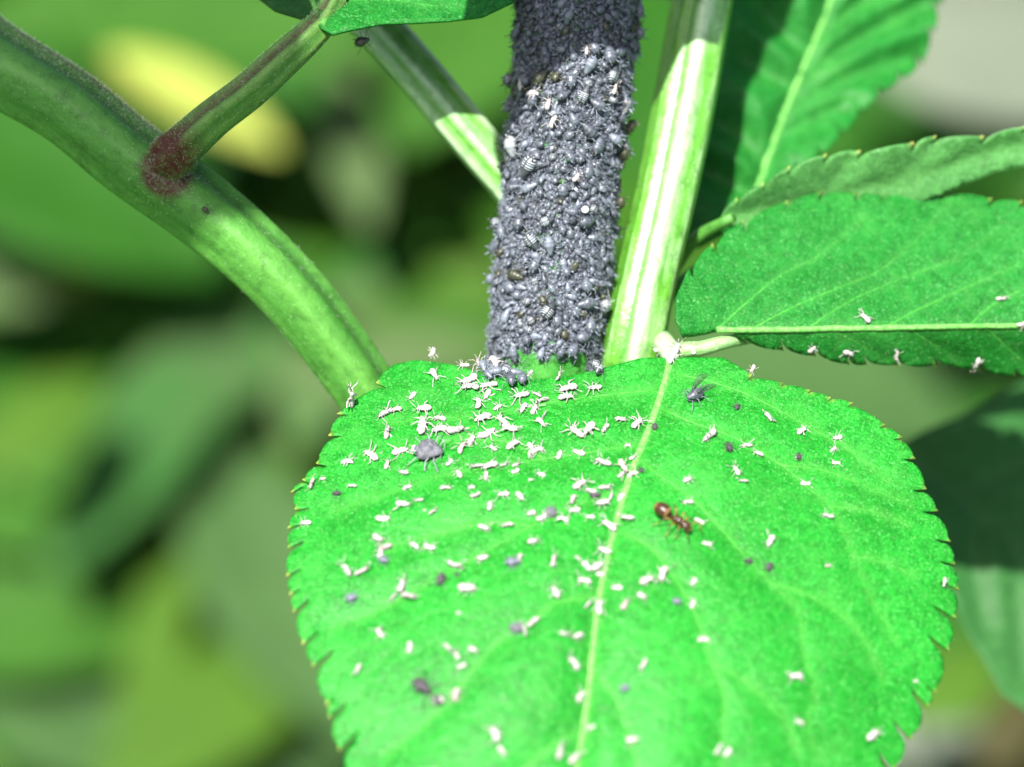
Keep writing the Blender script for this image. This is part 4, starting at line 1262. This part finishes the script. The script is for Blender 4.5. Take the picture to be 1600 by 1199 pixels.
for s, legs_ in ((1, [((0.46, .18, .62), (0.75, .62, 1.0), (0.95, .95, .40), (1.15, 1.15, .03)), ((0.20, .2, .6), (0.25, .75, 1.05), (0.20, 1.20, .45), (0.12, 1.45, .03)), ((-0.15, .2, .58), (-0.55, .65, 1.15), (-1.0, 1.15, .55), (-1.25, 1.40, .03))]),
                 (-1, [((0.46, -.18, .62), (0.72, -.60, 0.95), (0.80, -1.05, .40), (0.85, -1.35, .03)), ((0.20, -.2, .6), (0.05, -.75, .95), (0.12, -1.30, .45), (0.15, -1.70, .03)), ((-0.15, -.2, .58), (-0.62, -.62, 1.05), (-1.05, -1.10, .5), (-1.35, -1.42, .03))])):
    for lg in legs_:
        p = catmull(np.array([lg[0], lg[1]]), 4); limb(b, p, 0.055, 0.085, 6, 1)
        limb(b, [lg[1], (np.array(lg[1]) + lg[2]) / 2, lg[2]], 0.06, 0.05, 6, 2)
        limb(b, [lg[2], (np.array(lg[2]) + lg[3]) / 2, lg[3]], 0.045, 0.03, 5, 1)
limb(b, [(1.30, 0.15, 0.86), (1.55, 0.55, 1.15), (1.72, 0.80, 1.0)], 0.04, 0.04, 5, 1)
limb(b, [(1.72, 0.80, 1.0), (2.0, 0.75, 0.6), (2.15, 0.55, 0.3)], 0.04, 0.055, 5, 1)
limb(b, [(1.30, -0.15, 0.86), (1.45, -0.55, 1.1), (1.62, -0.75, 1.0)], 0.04, 0.04, 5, 2)
limb(b, [(1.62, -0.75, 1.0), (1.85, -0.85, 0.5), (2.0, -0.9, 0.15)], 0.04, 0.055, 5, 2)
ant = b.build('ant', [M_ANT, M_ANTLEG, M_ANTDARK])
FA = leaf_main.frame(1055, 823, math.radians(-34), 0.0)
place('ant', ant, FA @ Matrix.Scale(1.02 * MM, 4), 'glossy brown ant with amber legs walking beside the midrib', 'ant')

# ------------------------------------------------------------------ undergrowth behind, far out of focus
def bg_mat(name, c):
    return plain_mat(name, tuple(x * 0.9 for x in c), tuple(min(0.9, x * 1.1) for x in c), 60, 0.6, 0.10, trans=0.45)


BG = {k: bg_mat('weed_' + k, c) for k, c in {'dark': (0.020, 0.095, 0.008), 'mid': (0.036, 0.120, 0.013), 'fresh': (0.055, 0.130, 0.012), 'yellow': (0.31, 0.37, 0.07), 'pale': (0.080, 0.135, 0.046), 'grey': (0.050, 0.115, 0.032),  # dark leaf tones stand in for shade among the shrubs
      'white': (0.15, 0.18, 0.13), 'olive': (0.032, 0.105, 0.008), 'brown': (0.055, 0.052, 0.018), 'blue': (0.034, 0.120, 0.024), 'bright': (0.13, 0.21, 0.030)}.items()}


def broad_leaf(C, a, bvec, nvec, L_, W_, mat, k=14, curl=0.15):
    u = np.linspace(0, 1, k); vv = np.linspace(-1, 1, 7)
    w = np.sin(np.clip(u * 0.96 + 0.02, 0, 1) * math.pi) ** 0.75
    V = []
    for i in range(k):
        for q in vv:
            V.append(C + a * (u[i] - 0.5) * L_ + bvec * q * w[i] * W_ * 0.5 + nvec * (-curl * L_ * (u[i] - 0.5) ** 2 + 0.10 * W_ * abs(q) * w[i]))
    V = np.array(V); n = len(V)
    V = np.concatenate([V, V - nvec * 0.0004])
    F = []
    for i in range(k - 1):
        for j in range(6):
            o_ = i * 7 + j
            F += [(o_, o_ + 1, o_ + 8, o_ + 7), (n + o_ + 7, n + o_ + 8, n + o_ + 1, n + o_)]
    for i in range(k - 1):
        F += [(i * 7 + 7, i * 7, n + i * 7, n + i * 7 + 7)[::-1], (i * 7 + 6, i * 7 + 13, n + i * 7 + 13, n + i * 7 + 6)[::-1]]
    return V, F, C - a * L_ * 0.5


def weed(label, leaves):
    cx_, cy_ = np.mean([l[0] for l in leaves]), np.mean([l[1] for l in leaves])
    leaves = list(leaves) + [(cx_ + sr.uniform(-330, 330), cy_ + sr.uniform(-260, 260), sr.uniform(440, 560), sr.uniform(300, 520), sr.uniform(150, 260), sr.uniform(-90, 90), sr.choice(('mid', 'olive', 'mid', 'blue', 'dark', 'fresh')), sr.uniform(0.3, 1.0)) for _ in range(15)]
    leaves = [(x, y, d * 1.8, *q) for (x, y, d, *q) in leaves]
    pts = [P(x, y, d) for (x, y, d, *_) in leaves]
    cen = np.mean(pts, axis=0)
    base = np.array([cen[0], cen[1] + 0.03, -0.02])
    root = empty('weed_plant', base, label=label, category='plant', group='out of focus plants in the undergrowth')
    top = cen.copy(); top[2] = max(0.05, min(p[2] for p in pts) - 0.02); top[1] += 0.03
    s_ = np.linspace(0, 1, 12)[:, None]
    stem = base + (top - base) * s_ + np.array([0.01, 0, 0]) * np.sin(s_ * 3)
    v, f, *_r = tube(stem, np.linspace(0.004, 0.0025, 12), 8)
    link('stem', mesh('stem', v, f, mats=[BG['mid']]), root)
    for (x, y, d, L_, W_, ang, tone, *ex) in leaves:
        tl = ex[0] if ex else 0.55
        k = (D0 + d * MM) / FPX
        n = nrm(-FWD + tl * UP + sr.uniform(-0.2, 0.2) * RIGHT)
        a = math.cos(math.radians(ang)) * RIGHT + math.sin(math.radians(ang)) * UP
        a = nrm(a - n * (a @ n)); bv = np.cross(n, a)
        V, F, bp = broad_leaf(P(x, y, d), a, bv, n, L_ * k * 1.08, W_ * k * 1.08, BG[tone])
        lo = link('leaf', mesh('leaf', V, F, mats=[BG[tone]]), root)
        q = np.linspace(0, 1, 9)[:, None]
        mid_ = (top + bp) / 2 + np.array([0, 0.02, -0.01])
        v, f, *_r = tube((1 - q) ** 2 * top + 2 * q * (1 - q) * mid_ + q ** 2 * bp, np.linspace(0.0018, 0.001, 9), 6)
        link('leaf_stalk', mesh('leaf_stalk', v, f, mats=[BG['mid']]), root)


#          px   py   depth mm  len wid angle tone [tilt]
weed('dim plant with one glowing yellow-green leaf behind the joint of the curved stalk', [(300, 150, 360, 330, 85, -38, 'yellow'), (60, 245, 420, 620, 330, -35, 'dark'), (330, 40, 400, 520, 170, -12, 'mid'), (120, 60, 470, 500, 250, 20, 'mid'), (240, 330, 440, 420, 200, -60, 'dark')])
weed('dark olive plant with a pale upright leaf between the stalks', [(550, 215, 420, 300, 90, -80, 'pale'), (640, 430, 480, 640, 330, -20, 'olive'), (700, 150, 470, 420, 200, 70, 'fresh'), (480, 360, 500, 520, 240, -70, 'olive'), (470, 90, 480, 300, 120, -60, 'mid')])
weed('plant with small sunlit yellowish leaf below the curved stalk', [(130, 405, 430, 150, 90, 60, 'bright'), (50, 420, 430, 260, 150, 30, 'pale'), (90, 560, 450, 520, 150, 15, 'dark'), (260, 480, 460, 380, 200, -50, 'dark'), (330, 580, 430, 420, 170, 40, 'grey')])
weed('mixed green plant low under the curved stalk', [(120, 730, 440, 560, 280, 20, 'mid'), (60, 660, 390, 220, 120, 50, 'fresh'), (230, 700, 420, 460, 150, 60, 'blue'), (520, 560, 430, 300, 140, 70, 'pale'), (470, 640, 460, 260, 130, 30, 'brown'), (390, 760, 440, 420, 130, 70, 'fresh')])
weed('plant with an upright yellow-green blade near the big leaf edge', [(245, 1010, 420, 620, 85, 86, 'fresh'), (430, 900, 420, 560, 230, -65, 'grey'), (90, 960, 430, 480, 210, 15, 'mid'), (340, 1110, 410, 420, 180, 40, 'fresh'), (140, 1120, 430, 420, 220, -20, 'grey'), (490, 1130, 430, 360, 200, 30, 'grey'), (190, 860, 470, 360, 160, -30, 'mid')])
weed('whitish broad-leaved plant behind the top of the blurred leaf', [(1560, 100, 330, 420, 230, -18, 'white'), (1500, 30, 380, 360, 160, 20, 'white'), (1390, 200, 420, 460, 220, -30, 'dark'), (1480, 150, 450, 300, 200, 40, 'olive'), (1620, 260, 420, 300, 160, 10, 'grey')])
weed('grey-green plant showing between the folded leaf and the big leaf', [(1270, 590, 380, 460, 230, -20, 'grey'), (1400, 640, 420, 380, 220, 20, 'grey'), (1050, 300, 460, 420, 240, 60, 'dark'), (1130, 470, 430, 360, 200, 40, 'olive')])
weed('dark plant with a small light leaf beside the big leaf', [(1490, 1070, 300, 170, 120, 40, 'fresh'), (1440, 1150, 340, 170, 130, 10, 'white'), (1560, 980, 380, 420, 240, 70, 'dark'), (1580, 1140, 360, 200, 90, 60, 'brown'), (1510, 760, 400, 420, 260, 30, 'dark'), (1600, 880, 420, 420, 220, 30, 'mid')])
weed('deep green plant behind the aphid stem', [(740, 60, 420, 420, 240, 60, 'mid'), (1000, 120, 450, 420, 220, 80, 'dark'), (720, 540, 430, 360, 160, -15, 'olive'), (640, 560, 400, 260, 100, 10, 'pale'), (1020, 400, 470, 420, 200, 40, 'dark')])

# low leaves covering the soil
tones = ['dark', 'mid', 'olive', 'mid', 'blue', 'dark', 'fresh', 'olive']
mats_ = [BG[t] for t in tones]
b = Bag()
for i in range(2800):
    x = sr.uniform(-0.85, 0.85); y = sr.uniform(0.2, 2.4); z = sr.uniform(0.0, 0.14)
    L_ = sr.uniform(0.04, 0.10); an = sr.uniform(0, 6.28)
    n = nrm(np.array([sr.gauss(0, 0.4), sr.gauss(-0.3, 0.4), 1.0]))
    a = np.array([math.cos(an), math.sin(an), 0.0]); a = nrm(a - n * (a @ n)); bv = np.cross(n, a)
    V, F, _ = broad_leaf(np.array([x, y, z]), a, bv, n, L_, L_ * sr.uniform(0.4, 0.6), None, k=6)
    b.add(V, F, sr.randrange(len(tones)))
link('ground_cover', b.build('ground_cover', mats_), label='low leafy ground cover spreading over the soil', category='ground cover', kind='stuff')
